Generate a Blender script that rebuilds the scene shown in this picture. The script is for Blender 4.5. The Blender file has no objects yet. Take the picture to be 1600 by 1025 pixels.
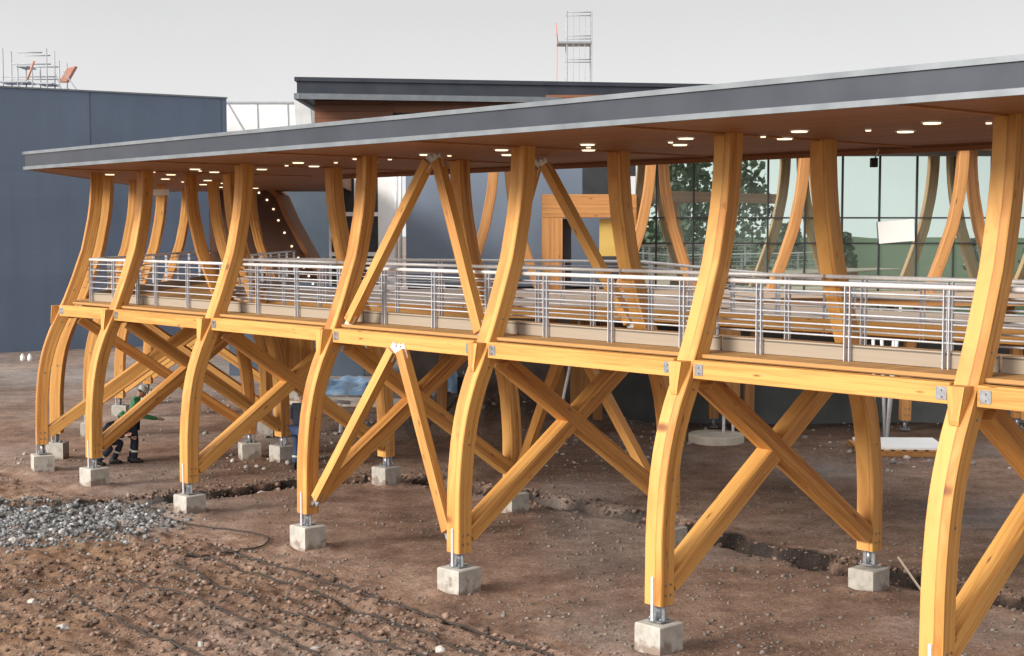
import bpy, bmesh, math, random
import numpy as np
from mathutils import Vector, Matrix, noise
random.seed(7); rng = np.random.default_rng(7)
R = math.radians
scene = bpy.context.scene
COL = scene.collection

# ------------------------------------------------------------------ camera, sky, sun, exposure
HY, FPX, CAMZ = 360.0, 2240.0, 5.3
cam_d = bpy.data.cameras.new('camera'); cam = bpy.data.objects.new('camera', cam_d); COL.objects.link(cam)
cam.location = (0, 0, CAMZ)
cam.rotation_euler = (R(90) - math.atan((512.5 - HY) / FPX), 0, 0)
cam_d.sensor_width = 36.0; cam_d.lens = 36.0 * FPX / 1600.0
cam_d.clip_start = 0.1; cam_d.clip_end = 4000
scene.camera = cam
scene.render.resolution_x, scene.render.resolution_y = 1024, 656

def ramp(N, stops, interp='LINEAR'):
    r = N.new('ShaderNodeValToRGB'); r.color_ramp.interpolation = interp
    el = r.color_ramp.elements
    while len(el) < len(stops): el.new(0.5)
    for e, (p, c) in zip(el, stops):
        e.position = p; e.color = (*c, 1) if len(c) == 3 else c
    return r

SUN_VEC = Vector((-0.80, -0.52, 0.42)).normalized()       # towards the sun
world = bpy.data.worlds.new('World'); scene.world = world; world.use_nodes = True
wn, wl = world.node_tree.nodes, world.node_tree.links
bg = wn['Background']
sky = wn.new('ShaderNodeTexSky'); sky.sky_type = 'NISHITA'; sky.sun_disc = False
sky.sun_elevation = math.asin(SUN_VEC.z); sky.sun_rotation = math.atan2(SUN_VEC.x, SUN_VEC.y)
sky.air_density = 1.0; sky.dust_density = 4.0; sky.ozone_density = 1.0
hs = wn.new('ShaderNodeHueSaturation'); hs.inputs['Saturation'].default_value = 0.05
wl.new(sky.outputs[0], hs.inputs['Color'])
# an even cloud deck over the sky
mixc = wn.new('ShaderNodeMix'); mixc.data_type = 'RGBA'; mixc.inputs[0].default_value = 0.88
tcw = wn.new('ShaderNodeTexCoord'); sxyz = wn.new('ShaderNodeSeparateXYZ'); wl.new(tcw.outputs['Generated'], sxyz.inputs[0])
cl = ramp(wn, [(0.0, (.76, .758, .758)), (0.03, (.76, .758, .758)), (0.15, (.57, .57, .572)), (0.5, (.60, .605, .62)), (1.0, (.66, .665, .68))]); wl.new(sxyz.outputs[2], cl.inputs[0])
cln = wn.new('ShaderNodeTexNoise'); cln.inputs['Scale'].default_value = 2.2; cln.inputs['Detail'].default_value = 3; wl.new(tcw.outputs['Generated'], cln.inputs['Vector'])
clr = wn.new('ShaderNodeMapRange'); clr.inputs[3].default_value = 6.3; clr.inputs[4].default_value = 7.7; wl.new(cln.outputs[0], clr.inputs[0])
clm = wn.new('ShaderNodeVectorMath'); clm.operation = 'SCALE'; wl.new(cl.outputs[0], clm.inputs[0]); wl.new(clr.outputs[0], clm.inputs['Scale'])
# broad glow added round the sun, out of view, to fill under the deck
dt = wn.new('ShaderNodeVectorMath'); dt.operation = 'DOT_PRODUCT'; wl.new(tcw.outputs['Generated'], dt.inputs[0]); dt.inputs[1].default_value = SUN_VEC
dm = wn.new('ShaderNodeMath'); dm.operation = 'MAXIMUM'; dm.inputs[1].default_value = 0; wl.new(dt.outputs['Value'], dm.inputs[0])
dp = wn.new('ShaderNodeMath'); dp.operation = 'POWER'; dp.inputs[1].default_value = 2.0; wl.new(dm.outputs[0], dp.inputs[0])
gl_ = wn.new('ShaderNodeVectorMath'); gl_.operation = 'SCALE'; gl_.inputs[0].default_value = (1.0, .97, .92); wl.new(dp.outputs[0], gl_.inputs['Scale'])
gs_ = wn.new('ShaderNodeVectorMath'); gs_.operation = 'SCALE'; gs_.inputs['Scale'].default_value = 8.6; wl.new(gl_.outputs[0], gs_.inputs[0])
ga_ = wn.new('ShaderNodeVectorMath'); ga_.operation = 'ADD'; wl.new(clm.outputs[0], ga_.inputs[0]); wl.new(gs_.outputs[0], ga_.inputs[1])
wl.new(hs.outputs[0], mixc.inputs[6]); wl.new(ga_.outputs[0], mixc.inputs[7])
wl.new(mixc.outputs[2], bg.inputs[0]); bg.inputs[1].default_value = 0.09

sun_d = bpy.data.lights.new('sun', 'SUN'); sun = bpy.data.objects.new('sun', sun_d); COL.objects.link(sun)
sun_d.energy = 1.9; sun_d.angle = R(20); sun_d.color = (1.0, 0.93, 0.82)
sun.rotation_euler = SUN_VEC.to_track_quat('Z', 'Y').to_euler()
sun.location = SUN_VEC * 60

scene.view_settings.view_transform = 'Standard'; scene.view_settings.look = 'None'
scene.view_settings.gamma = 1.0; scene.view_settings.exposure = 1.08
scene.view_settings.use_curve_mapping = False
try:
    scene.cycles.use_denoising = True
    scene.cycles.max_bounces = 8
except Exception: pass

# ------------------------------------------------------------------ materials
def new_mat(name):
    m = bpy.data.materials.new(name); m.use_nodes = True
    nt = m.node_tree; return m, nt, nt.nodes, nt.links, nt.nodes['Principled BSDF']

def wood_mat(name, dark, light, lam=0.045, rough=0.55, knots=True, spread=0.17):
    """glulam: grain runs along U (metres), laminations across V, knots, per-object tone"""
    m, nt, N, L, P = new_mat(name)
    uv = N.new('ShaderNodeUVMap'); oi = N.new('ShaderNodeObjectInfo')
    sep = N.new('ShaderNodeSeparateXYZ'); L.new(uv.outputs[0], sep.inputs[0])
    # board index -> shift of the grain so that neighbouring laminations differ
    dv = N.new('ShaderNodeMath'); dv.operation = 'DIVIDE'; dv.inputs[1].default_value = lam; L.new(sep.outputs[1], dv.inputs[0])
    fl = N.new('ShaderNodeMath'); fl.operation = 'FLOOR'; L.new(dv.outputs[0], fl.inputs[0])
    ofs = N.new('ShaderNodeMath'); ofs.operation = 'MULTIPLY_ADD'; ofs.inputs[1].default_value = 3.77
    L.new(fl.outputs[0], ofs.inputs[0])
    sc_r = N.new('ShaderNodeMath'); sc_r.operation = 'MULTIPLY'; sc_r.inputs[1].default_value = 57.0; L.new(oi.outputs['Random'], sc_r.inputs[0])
    L.new(sc_r.outputs[0], ofs.inputs[2])
    cb = N.new('ShaderNodeCombineXYZ'); L.new(sep.outputs[0], cb.inputs[0]); L.new(sep.outputs[1], cb.inputs[1]); L.new(ofs.outputs[0], cb.inputs[2])
    mp = N.new('ShaderNodeMapping'); mp.inputs['Scale'].default_value = (1.3, 42, 1); L.new(cb.outputs[0], mp.inputs[0])
    n1 = N.new('ShaderNodeTexNoise'); n1.inputs['Scale'].default_value = 1.0; n1.inputs['Detail'].default_value = 5; n1.inputs['Distortion'].default_value = 0.6
    L.new(mp.outputs[0], n1.inputs['Vector'])
    # board tone
    wn_ = N.new('ShaderNodeTexWhiteNoise'); wn_.noise_dimensions = '1D'; L.new(ofs.outputs[0], wn_.inputs['W'])
    mp2 = N.new('ShaderNodeMapping'); mp2.inputs['Scale'].default_value = (0.5, 3, 1); L.new(cb.outputs[0], mp2.inputs[0])
    n2 = N.new('ShaderNodeTexNoise'); n2.inputs['Scale'].default_value = 1.2; n2.inputs['Detail'].default_value = 3; L.new(mp2.outputs[0], n2.inputs['Vector'])
    a = N.new('ShaderNodeMath'); a.operation = 'MULTIPLY_ADD'; a.inputs[1].default_value = 1.25; L.new(n1.outputs[0], a.inputs[0])
    b = N.new('ShaderNodeMath'); b.operation = 'MULTIPLY_ADD'; b.inputs[1].default_value = 0.46; b.inputs[2].default_value = -0.56; L.new(wn_.outputs[0], b.inputs[0])
    L.new(b.outputs[0], a.inputs[2])
    c = N.new('ShaderNodeMath'); c.operation = 'MULTIPLY_ADD'; c.inputs[1].default_value = 0.75; L.new(n2.outputs[0], c.inputs[0]); L.new(a.outputs[0], c.inputs[2])
    d = N.new('ShaderNodeMath'); d.operation = 'MULTIPLY_ADD'; d.inputs[1].default_value = spread * 2; L.new(oi.outputs['Random'], d.inputs[0]); 
    sub = N.new('ShaderNodeMath'); sub.operation = 'SUBTRACT'; sub.inputs[1].default_value = spread + .10; L.new(c.outputs[0], sub.inputs[0]); L.new(sub.outputs[0], d.inputs[2])
    rp = ramp(N, [(0.15, dark), (0.75, light)]); L.new(d.outputs[0], rp.inputs[0])
    colr = rp.outputs[0]
    if knots:
        mp3 = N.new('ShaderNodeMapping'); mp3.inputs['Scale'].default_value = (1.6, 6.5, 1); L.new(cb.outputs[0], mp3.inputs[0])
        vo = N.new('ShaderNodeTexVoronoi'); vo.inputs['Scale'].default_value = 1.0; L.new(mp3.outputs[0], vo.inputs['Vector'])
        kr = ramp(N, [(0.0, (1, 1, 1)), (0.055, (0.8, 0.8, 0.8)), (0.13, (0, 0, 0))]); L.new(vo.outputs['Distance'], kr.inputs[0])
        mx = N.new('ShaderNodeMix'); mx.data_type = 'RGBA'; L.new(kr.outputs[0], mx.inputs[0]); L.new(colr, mx.inputs[6])
        mx.inputs[7].default_value = (dark[0] * .42, dark[1] * .30, dark[2] * .25, 1); colr = mx.outputs[2]
    # thin glue lines
    fr = N.new('ShaderNodeMath'); fr.operation = 'FRACT'; L.new(dv.outputs[0], fr.inputs[0])
    gl = ramp(N, [(0.0, (.50, .48, .46)), (0.055, (1, 1, 1))]); L.new(fr.outputs[0], gl.inputs[0])
    ml = N.new('ShaderNodeMix'); ml.data_type = 'RGBA'; ml.blend_type = 'MULTIPLY'; ml.inputs[0].default_value = 0.75
    L.new(colr, ml.inputs[6]); L.new(gl.outputs[0], ml.inputs[7])
    L.new(ml.outputs[2], P.inputs['Base Color'])
    rr = N.new('ShaderNodeMapRange'); rr.inputs[3].default_value = rough - .1; rr.inputs[4].default_value = rough + .18; L.new(n2.outputs[0], rr.inputs[0]); L.new(rr.outputs[0], P.inputs['Roughness'])
    bp = N.new('ShaderNodeBump'); bp.inputs['Strength'].default_value = 0.12; bp.inputs['Distance'].default_value = 0.004
    L.new(n1.outputs[0], bp.inputs['Height']); L.new(bp.outputs[0], P.inputs['Normal'])
    return m

def noisy_mat(name, c1, c2, scale=3.0, rough=0.7, metallic=0.0, bump=0.0, detail=5, stretch=(1, 1, 1), spec=0.5, bscale=None):
    m, nt, N, L, P = new_mat(name)
    tc = N.new('ShaderNodeTexCoord'); mp = N.new('ShaderNodeMapping'); mp.inputs['Scale'].default_value = stretch
    L.new(tc.outputs['Object'], mp.inputs[0])
    n = N.new('ShaderNodeTexNoise'); n.inputs['Scale'].default_value = scale; n.inputs['Detail'].default_value = detail; L.new(mp.outputs[0], n.inputs['Vector'])
    rp = ramp(N, [(0.3, c1), (0.7, c2)]); L.new(n.outputs[0], rp.inputs[0]); L.new(rp.outputs[0], P.inputs['Base Color'])
    rr = N.new('ShaderNodeMapRange'); rr.inputs[3].default_value = max(0, rough - .1); rr.inputs[4].default_value = min(1, rough + .1)
    L.new(n.outputs[0], rr.inputs[0]); L.new(rr.outputs[0], P.inputs['Roughness'])
    P.inputs['Metallic'].default_value = metallic; P.inputs['Specular IOR Level'].default_value = spec
    if bump:
        n2 = N.new('ShaderNodeTexNoise'); n2.inputs['Scale'].default_value = bscale or scale * 6; n2.inputs['Detail'].default_value = 6; L.new(mp.outputs[0], n2.inputs['Vector'])
        bp = N.new('ShaderNodeBump'); bp.inputs['Strength'].default_value = bump; bp.inputs['Distance'].default_value = 0.02
        L.new(n2.outputs[0], bp.inputs['Height']); L.new(bp.outputs[0], P.inputs['Normal'])
    return m

def plank_mat(name, c1, c2, width=0.12, rough=0.6, gap=(0.35, 0.35, 0.35)):
    """boards running along U, WIDTH apart in V"""
    m, nt, N, L, P = new_mat(name)
    uv = N.new('ShaderNodeUVMap'); sep = N.new('ShaderNodeSeparateXYZ'); L.new(uv.outputs[0], sep.inputs[0])
    dv = N.new('ShaderNodeMath'); dv.operation = 'DIVIDE'; dv.inputs[1].default_value = width; L.new(sep.outputs[1], dv.inputs[0])
    fl = N.new('ShaderNodeMath'); fl.operation = 'FLOOR'; L.new(dv.outputs[0], fl.inputs[0])
    wt = N.new('ShaderNodeTexWhiteNoise'); wt.noise_dimensions = '1D'; L.new(fl.outputs[0], wt.inputs['W'])
    cb = N.new('ShaderNodeCombineXYZ'); L.new(sep.outputs[0], cb.inputs[0]); L.new(sep.outputs[1], cb.inputs[1]); L.new(wt.outputs[0], cb.inputs[2])
    mp = N.new('ShaderNodeMapping'); mp.inputs['Scale'].default_value = (1.2, 26, 9); L.new(cb.outputs[0], mp.inputs[0])
    n = N.new('ShaderNodeTexNoise'); n.inputs['Scale'].default_value = 1; n.inputs['Detail'].default_value = 4; L.new(mp.outputs[0], n.inputs['Vector'])
    ad = N.new('ShaderNodeMath'); ad.operation = 'MULTIPLY_ADD'; ad.inputs[1].default_value = 0.55; L.new(wt.outputs[0], ad.inputs[0])
    ml0 = N.new('ShaderNodeMath'); ml0.operation = 'MULTIPLY'; ml0.inputs[1].default_value = 0.5; L.new(n.outputs[0], ml0.inputs[0]); L.new(ml0.outputs[0], ad.inputs[2])
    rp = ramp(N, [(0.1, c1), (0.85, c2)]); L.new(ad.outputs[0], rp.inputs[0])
    fr = N.new('ShaderNodeMath'); fr.operation = 'FRACT'; L.new(dv.outputs[0], fr.inputs[0])
    gr = ramp(N, [(0.0, gap), (0.05, gap), (0.09, (1, 1, 1))]); L.new(fr.outputs[0], gr.inputs[0])
    ml = N.new('ShaderNodeMix'); ml.data_type = 'RGBA'; ml.blend_type = 'MULTIPLY'; ml.inputs[0].default_value = 1
    L.new(rp.outputs[0], ml.inputs[6]); L.new(gr.outputs[0], ml.inputs[7]); L.new(ml.outputs[2], P.inputs['Base Color'])
    P.inputs['Roughness'].default_value = rough
    bp = N.new('ShaderNodeBump'); bp.inputs['Strength'].default_value = 0.5; bp.inputs['Distance'].default_value = 0.01
    L.new(gr.outputs[0], bp.inputs['Height']); L.new(bp.outputs[0], P.inputs['Normal'])
    return m

M = {}
M['wood']   = wood_mat('glulam', (0.40, 0.148, 0.027), (0.67, 0.350, 0.096))
M['wood2']  = wood_mat('glulam_brace', (0.38, 0.14, 0.026), (0.67, 0.350, 0.096), lam=0.07)
M['beam']   = wood_mat('glulam_beam', (0.45, 0.185, 0.036), (0.67, 0.350, 0.096), lam=0.06)
M['strut']  = wood_mat('strut_timber', (0.42, 0.175, 0.034), (0.67, 0.350, 0.096), lam=0.2)
M['old']    = wood_mat('facade_timber', (0.32, 0.135, 0.04), (0.50, 0.24, 0.08), lam=0.05)
M['kick']   = plank_mat('kickboard', (0.30, 0.245, 0.19), (0.40, 0.335, 0.265), width=0.3, rough=.8)
M['deck']   = plank_mat('deck_boards', (0.34, 0.17, 0.05), (0.48, 0.26, 0.09), width=0.14)
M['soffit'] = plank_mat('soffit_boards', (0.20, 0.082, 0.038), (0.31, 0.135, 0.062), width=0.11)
M['siding'] = plank_mat('brown_siding', (0.17, 0.062, 0.03), (0.26, 0.10, 0.05), width=0.22)
M['trim']   = noisy_mat('soffit_trim', (0.34, 0.15, 0.06), (0.44, 0.2, 0.08), 4)
M['fascia'] = noisy_mat('fascia_metal', (0.036, 0.042, 0.057), (0.054, 0.060, 0.078), 1.4, rough=.45, metallic=.35)
M['flash']  = noisy_mat('flashing', (0.17, 0.188, 0.207), (0.235, 0.255, 0.28), 3, rough=.45, metallic=.5)
M['galv']   = noisy_mat('galvanised', (0.46, 0.48, 0.53), (0.58, 0.60, 0.65), 30, rough=.5, metallic=.2)
M['railtop']= noisy_mat('rail_tube', (0.68, 0.68, 0.69), (0.78, 0.78, 0.79), 20, rough=.35, metallic=.1)
M['steel']  = noisy_mat('shoe_steel', (0.27, 0.285, 0.31), (0.42, 0.44, 0.47), 12, rough=.42, metallic=.7)
M['white']  = noisy_mat('white_paint', (0.72, 0.72, 0.72), (0.82, 0.82, 0.82), 6, rough=.5)
M['bolt']   = noisy_mat('bolt_steel', (0.2, 0.2, 0.21), (0.3, 0.3, 0.32), 40, rough=.4, metallic=.8)
M['concrete'] = noisy_mat('concrete', (0.34, 0.32, 0.285), (0.50, 0.475, 0.43), 7, rough=.9, bump=.35)
def stain(m):
    nt = m.node_tree; N, L = nt.nodes, nt.links; P = N['Principled BSDF']; src = P.inputs['Base Color'].links[0].from_socket
    tc = N.new('ShaderNodeTexCoord'); oi = N.new('ShaderNodeObjectInfo'); ad = N.new('ShaderNodeVectorMath'); L.new(tc.outputs['Object'], ad.inputs[0]); cb = N.new('ShaderNodeCombineXYZ'); mu = N.new('ShaderNodeMath'); mu.operation = 'MULTIPLY'; mu.inputs[1].default_value = 40; L.new(oi.outputs['Random'], mu.inputs[0]); L.new(mu.outputs[0], cb.inputs[0]); L.new(cb.outputs[0], ad.inputs[1])
    n = N.new('ShaderNodeTexNoise'); n.inputs['Scale'].default_value = 5; n.inputs['Detail'].default_value = 6; L.new(ad.outputs[0], n.inputs['Vector'])
    sp = N.new('ShaderNodeSeparateXYZ'); L.new(tc.outputs['Object'], sp.inputs[0]); a = N.new('ShaderNodeMath'); a.operation = 'MULTIPLY_ADD'; a.inputs[1].default_value = -1.1; L.new(sp.outputs[2], a.inputs[0]); L.new(n.outputs[0], a.inputs[2])
    r = ramp(N, [(.30, (0, 0, 0)), (.42, (.75, .75, .75))]); L.new(a.outputs[0], r.inputs[0])
    mx = N.new('ShaderNodeMix'); mx.data_type = 'RGBA'; L.new(r.outputs[0], mx.inputs[0]); L.new(src, mx.inputs[6]); mx.inputs[7].default_value = (.20, .135, .10, 1); L.new(mx.outputs[2], P.inputs['Base Color'])
stain(M['concrete'])
M['pale_conc'] = noisy_mat('pale_concrete', (0.48, 0.42, 0.35), (0.62, 0.56, 0.48), 3, rough=.9, bump=.3)
M['dark']   = noisy_mat('dark_board', (0.02, 0.022, 0.026), (0.035, 0.037, 0.043), 3, rough=.7)
M['found']  = noisy_mat('foundation', (0.085, 0.095, 0.098), (0.13, 0.14, 0.14), 1.5, rough=.85, bump=.2)
M['bluewall2'] = noisy_mat('grey_blue_panel', (0.13, 0.165, 0.225), (0.155, 0.195, 0.26), .8, rough=.55)
M['wrap']   = noisy_mat('white_sheet', (0.72, 0.73, 0.74), (0.84, 0.84, 0.85), 1.2, rough=.7)
M['tarp']   = noisy_mat('blue_tarp', (0.10, 0.22, 0.42), (0.35, 0.48, 0.62), 3, rough=.45, bump=.4)
M['paper']  = noisy_mat('paper', (0.80, 0.80, 0.80), (0.84, 0.84, 0.84), 2, rough=.8)
M['yboard'] = noisy_mat('yellow_board', (0.48, 0.33, 0.08), (0.55, 0.40, 0.12), 2, rough=.7)
M['hazy_steel'] = noisy_mat('hazy_steel', (0.30, 0.31, 0.34), (0.38, 0.39, 0.42), 3, rough=.6)  # steel paled: the haze over far things is put into its colour
M['orange'] = noisy_mat('orange_paint', (0.52, 0.22, 0.15), (0.58, 0.28, 0.20), 3, rough=.6)
M['stone']  = noisy_mat('stone', (0.30, 0.27, 0.24), (0.50, 0.46, 0.42), 8, rough=.9, bump=.3)
M['stone_white'] = noisy_mat('pale_stone', (0.36, 0.34, 0.32), (0.52, 0.50, 0.47), 8, rough=.9, bump=.3)
M['rubber'] = noisy_mat('black_rubber', (0.012, 0.012, 0.013), (0.022, 0.022, 0.024), 20, rough=.6)
M['skin']   = noisy_mat('skin', (0.44, 0.24, 0.17), (0.50, 0.29, 0.21), 9, rough=.55)
M['green']  = noisy_mat('green_jacket', (0.03, 0.16, 0.07), (0.06, 0.26, 0.12), 8, rough=.8, bump=.3)
M['navy']   = noisy_mat('navy_cloth', (0.012, 0.016, 0.03), (0.022, 0.028, 0.05), 9, rough=.9, bump=.3)
M['jean']   = noisy_mat('blue_cloth', (0.03, 0.05, 0.11), (0.05, 0.08, 0.17), 9, rough=.9, bump=.3)
M['boot']   = noisy_mat('boot', (0.012, 0.011, 0.01), (0.03, 0.026, 0.022), 12, rough=.7)
M['reflect']= noisy_mat('reflective_band', (0.6, 0.6, 0.56), (0.7, 0.7, 0.66), 8, rough=.4)
M['helmet_g'] = noisy_mat('green_helmet', (0.04, 0.25, 0.11), (0.05, 0.30, 0.14), 4, rough=.35)
M['helmet_w'] = noisy_mat('pale_helmet', (0.55, 0.62, 0.58), (0.62, 0.68, 0.64), 4, rough=.35)
M['eye'] = noisy_mat('eye', (0.01, 0.01, 0.01), (0.02, 0.02, 0.02), 4, rough=.2)
M['lip'] = noisy_mat('lip', (0.32, 0.12, 0.09), (0.36, 0.14, 0.11), 4, rough=.5)
M['hair'] = noisy_mat('hair', (0.015, 0.01, 0.007), (0.03, 0.02, 0.014), 20, rough=.6)

M['pier'] = noisy_mat('grey_sheet', (0.42, 0.43, 0.45), (0.60, 0.61, 0.63), 1.5, rough=.8)
M['terr_deck'] = plank_mat('weathered_boards', (0.40, 0.285, 0.205), (0.54, 0.41, 0.31), width=0.14)
M['annex'] = noisy_mat('dark_blue_panel', (0.05, 0.07, 0.10), (0.085, 0.115, 0.155), .5, rough=.5)
M['recess'] = noisy_mat('raw_wall', (0.07, 0.055, 0.048), (0.13, 0.105, 0.09), 2, rough=.9, bump=.3)
M['cable'] = noisy_mat('cable', (0.022, 0.017, 0.014), (0.045, 0.036, 0.03), 5, rough=.7)
def lamp_mat():
    m, nt, N, L, P = new_mat('lamp_lens')
    P.inputs['Base Color'].default_value = (0.9, 0.85, 0.75, 1)
    P.inputs['Emission Color'].default_value = (1.0, 0.78, 0.52, 1); P.inputs['Emission Strength'].default_value = 0.9
    return m
M['lens'] = lamp_mat()

def glass_mat():
    m, nt, N, L, P = new_mat('coated_glass')
    P.inputs['Base Color'].default_value = (0.62, 0.74, 0.69, 1); P.inputs['Metallic'].default_value = 0.9
    P.inputs['Roughness'].default_value = 0.004
    tc = N.new('ShaderNodeTexCoord'); n = N.new('ShaderNodeTexNoise'); n.inputs['Scale'].default_value = 0.7; n.inputs['Detail'].default_value = 1
    L.new(tc.outputs['Object'], n.inputs['Vector'])
    bp = N.new('ShaderNodeBump'); bp.inputs['Strength'].default_value = 0.015; bp.inputs['Distance'].default_value = 0.05
    L.new(n.outputs[0], bp.inputs['Height']); L.new(bp.outputs[0], P.inputs['Normal'])
    return m
M['glass'] = glass_mat()

def clad_mat():
    """dark blue horizontal metal siding"""
    m, nt, N, L, P = new_mat('blue_siding')
    tc = N.new('ShaderNodeTexCoord'); sep = N.new('ShaderNodeSeparateXYZ'); L.new(tc.outputs['Object'], sep.inputs[0])
    mu = N.new('ShaderNodeMath'); mu.operation = 'MULTIPLY'; mu.inputs[1].default_value = 2 * math.pi / 0.28; L.new(sep.outputs[2], mu.inputs[0])
    si = N.new('ShaderNodeMath'); si.operation = 'SINE'; L.new(mu.outputs[0], si.inputs[0])
    # sheets, each a little different in tone
    dv = N.new('ShaderNodeVectorMath'); dv.operation = 'DIVIDE'; dv.inputs[1].default_value = (5.2, 100, 1.12); L.new(tc.outputs['Object'], dv.inputs[0])
    fl = N.new('ShaderNodeVectorMath'); fl.operation = 'FLOOR'; L.new(dv.outputs[0], fl.inputs[0])
    w = N.new('ShaderNodeTexWhiteNoise'); L.new(fl.outputs[0], w.inputs[0])
    n = N.new('ShaderNodeTexNoise'); n.inputs['Scale'].default_value = .25; n.inputs['Detail'].default_value = 4; L.new(tc.outputs['Object'], n.inputs['Vector'])
    a = N.new('ShaderNodeMath'); a.operation = 'MULTIPLY_ADD'; a.inputs[1].default_value = .18; L.new(w.outputs[0], a.inputs[0]); L.new(n.outputs[0], a.inputs[2])
    rp = ramp(N, [(0.35, (0.105, 0.14, 0.205)), (0.85, (0.135, 0.175, 0.25))]); L.new(a.outputs[0], rp.inputs[0])
    sx = N.new('ShaderNodeMath'); sx.operation = 'DIVIDE'; sx.inputs[1].default_value = 5.2; L.new(sep.outputs[0], sx.inputs[0]); fx = N.new('ShaderNodeMath'); fx.operation = 'FRACT'; L.new(sx.outputs[0], fx.inputs[0])
    jr = ramp(N, [(0.0, (.55, .55, .55)), (0.008, (.6, .6, .6)), (0.014, (1, 1, 1))]); L.new(fx.outputs[0], jr.inputs[0])
    st = N.new('ShaderNodeMapping'); st.inputs['Scale'].default_value = (1.1, 1.1, .07); L.new(tc.outputs['Object'], st.inputs[0]); sn = N.new('ShaderNodeTexNoise'); sn.inputs['Scale'].default_value = 1.6; sn.inputs['Detail'].default_value = 5; L.new(st.outputs[0], sn.inputs['Vector'])
    sr = ramp(N, [(.35, (.95, .95, .95)), (.65, (1.03, 1.03, 1.03))]); L.new(sn.outputs[0], sr.inputs[0])
    j1 = N.new('ShaderNodeMix'); j1.data_type = 'RGBA'; j1.blend_type = 'MULTIPLY'; j1.inputs[0].default_value = 1; L.new(rp.outputs[0], j1.inputs[6]); L.new(jr.outputs[0], j1.inputs[7])
    j2 = N.new('ShaderNodeMix'); j2.data_type = 'RGBA'; j2.blend_type = 'MULTIPLY'; j2.inputs[0].default_value = 1; L.new(j1.outputs[2], j2.inputs[6]); L.new(sr.outputs[0], j2.inputs[7])
    L.new(j2.outputs[2], P.inputs['Base Color']); P.inputs['Roughness'].default_value = .55; P.inputs['Metallic'].default_value = .15
    bp = N.new('ShaderNodeBump'); bp.inputs['Strength'].default_value = .022; bp.inputs['Distance'].default_value = .02
    L.new(si.outputs[0], bp.inputs['Height']); L.new(bp.outputs[0], P.inputs['Normal'])
    return m
M['clad'] = clad_mat()

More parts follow.
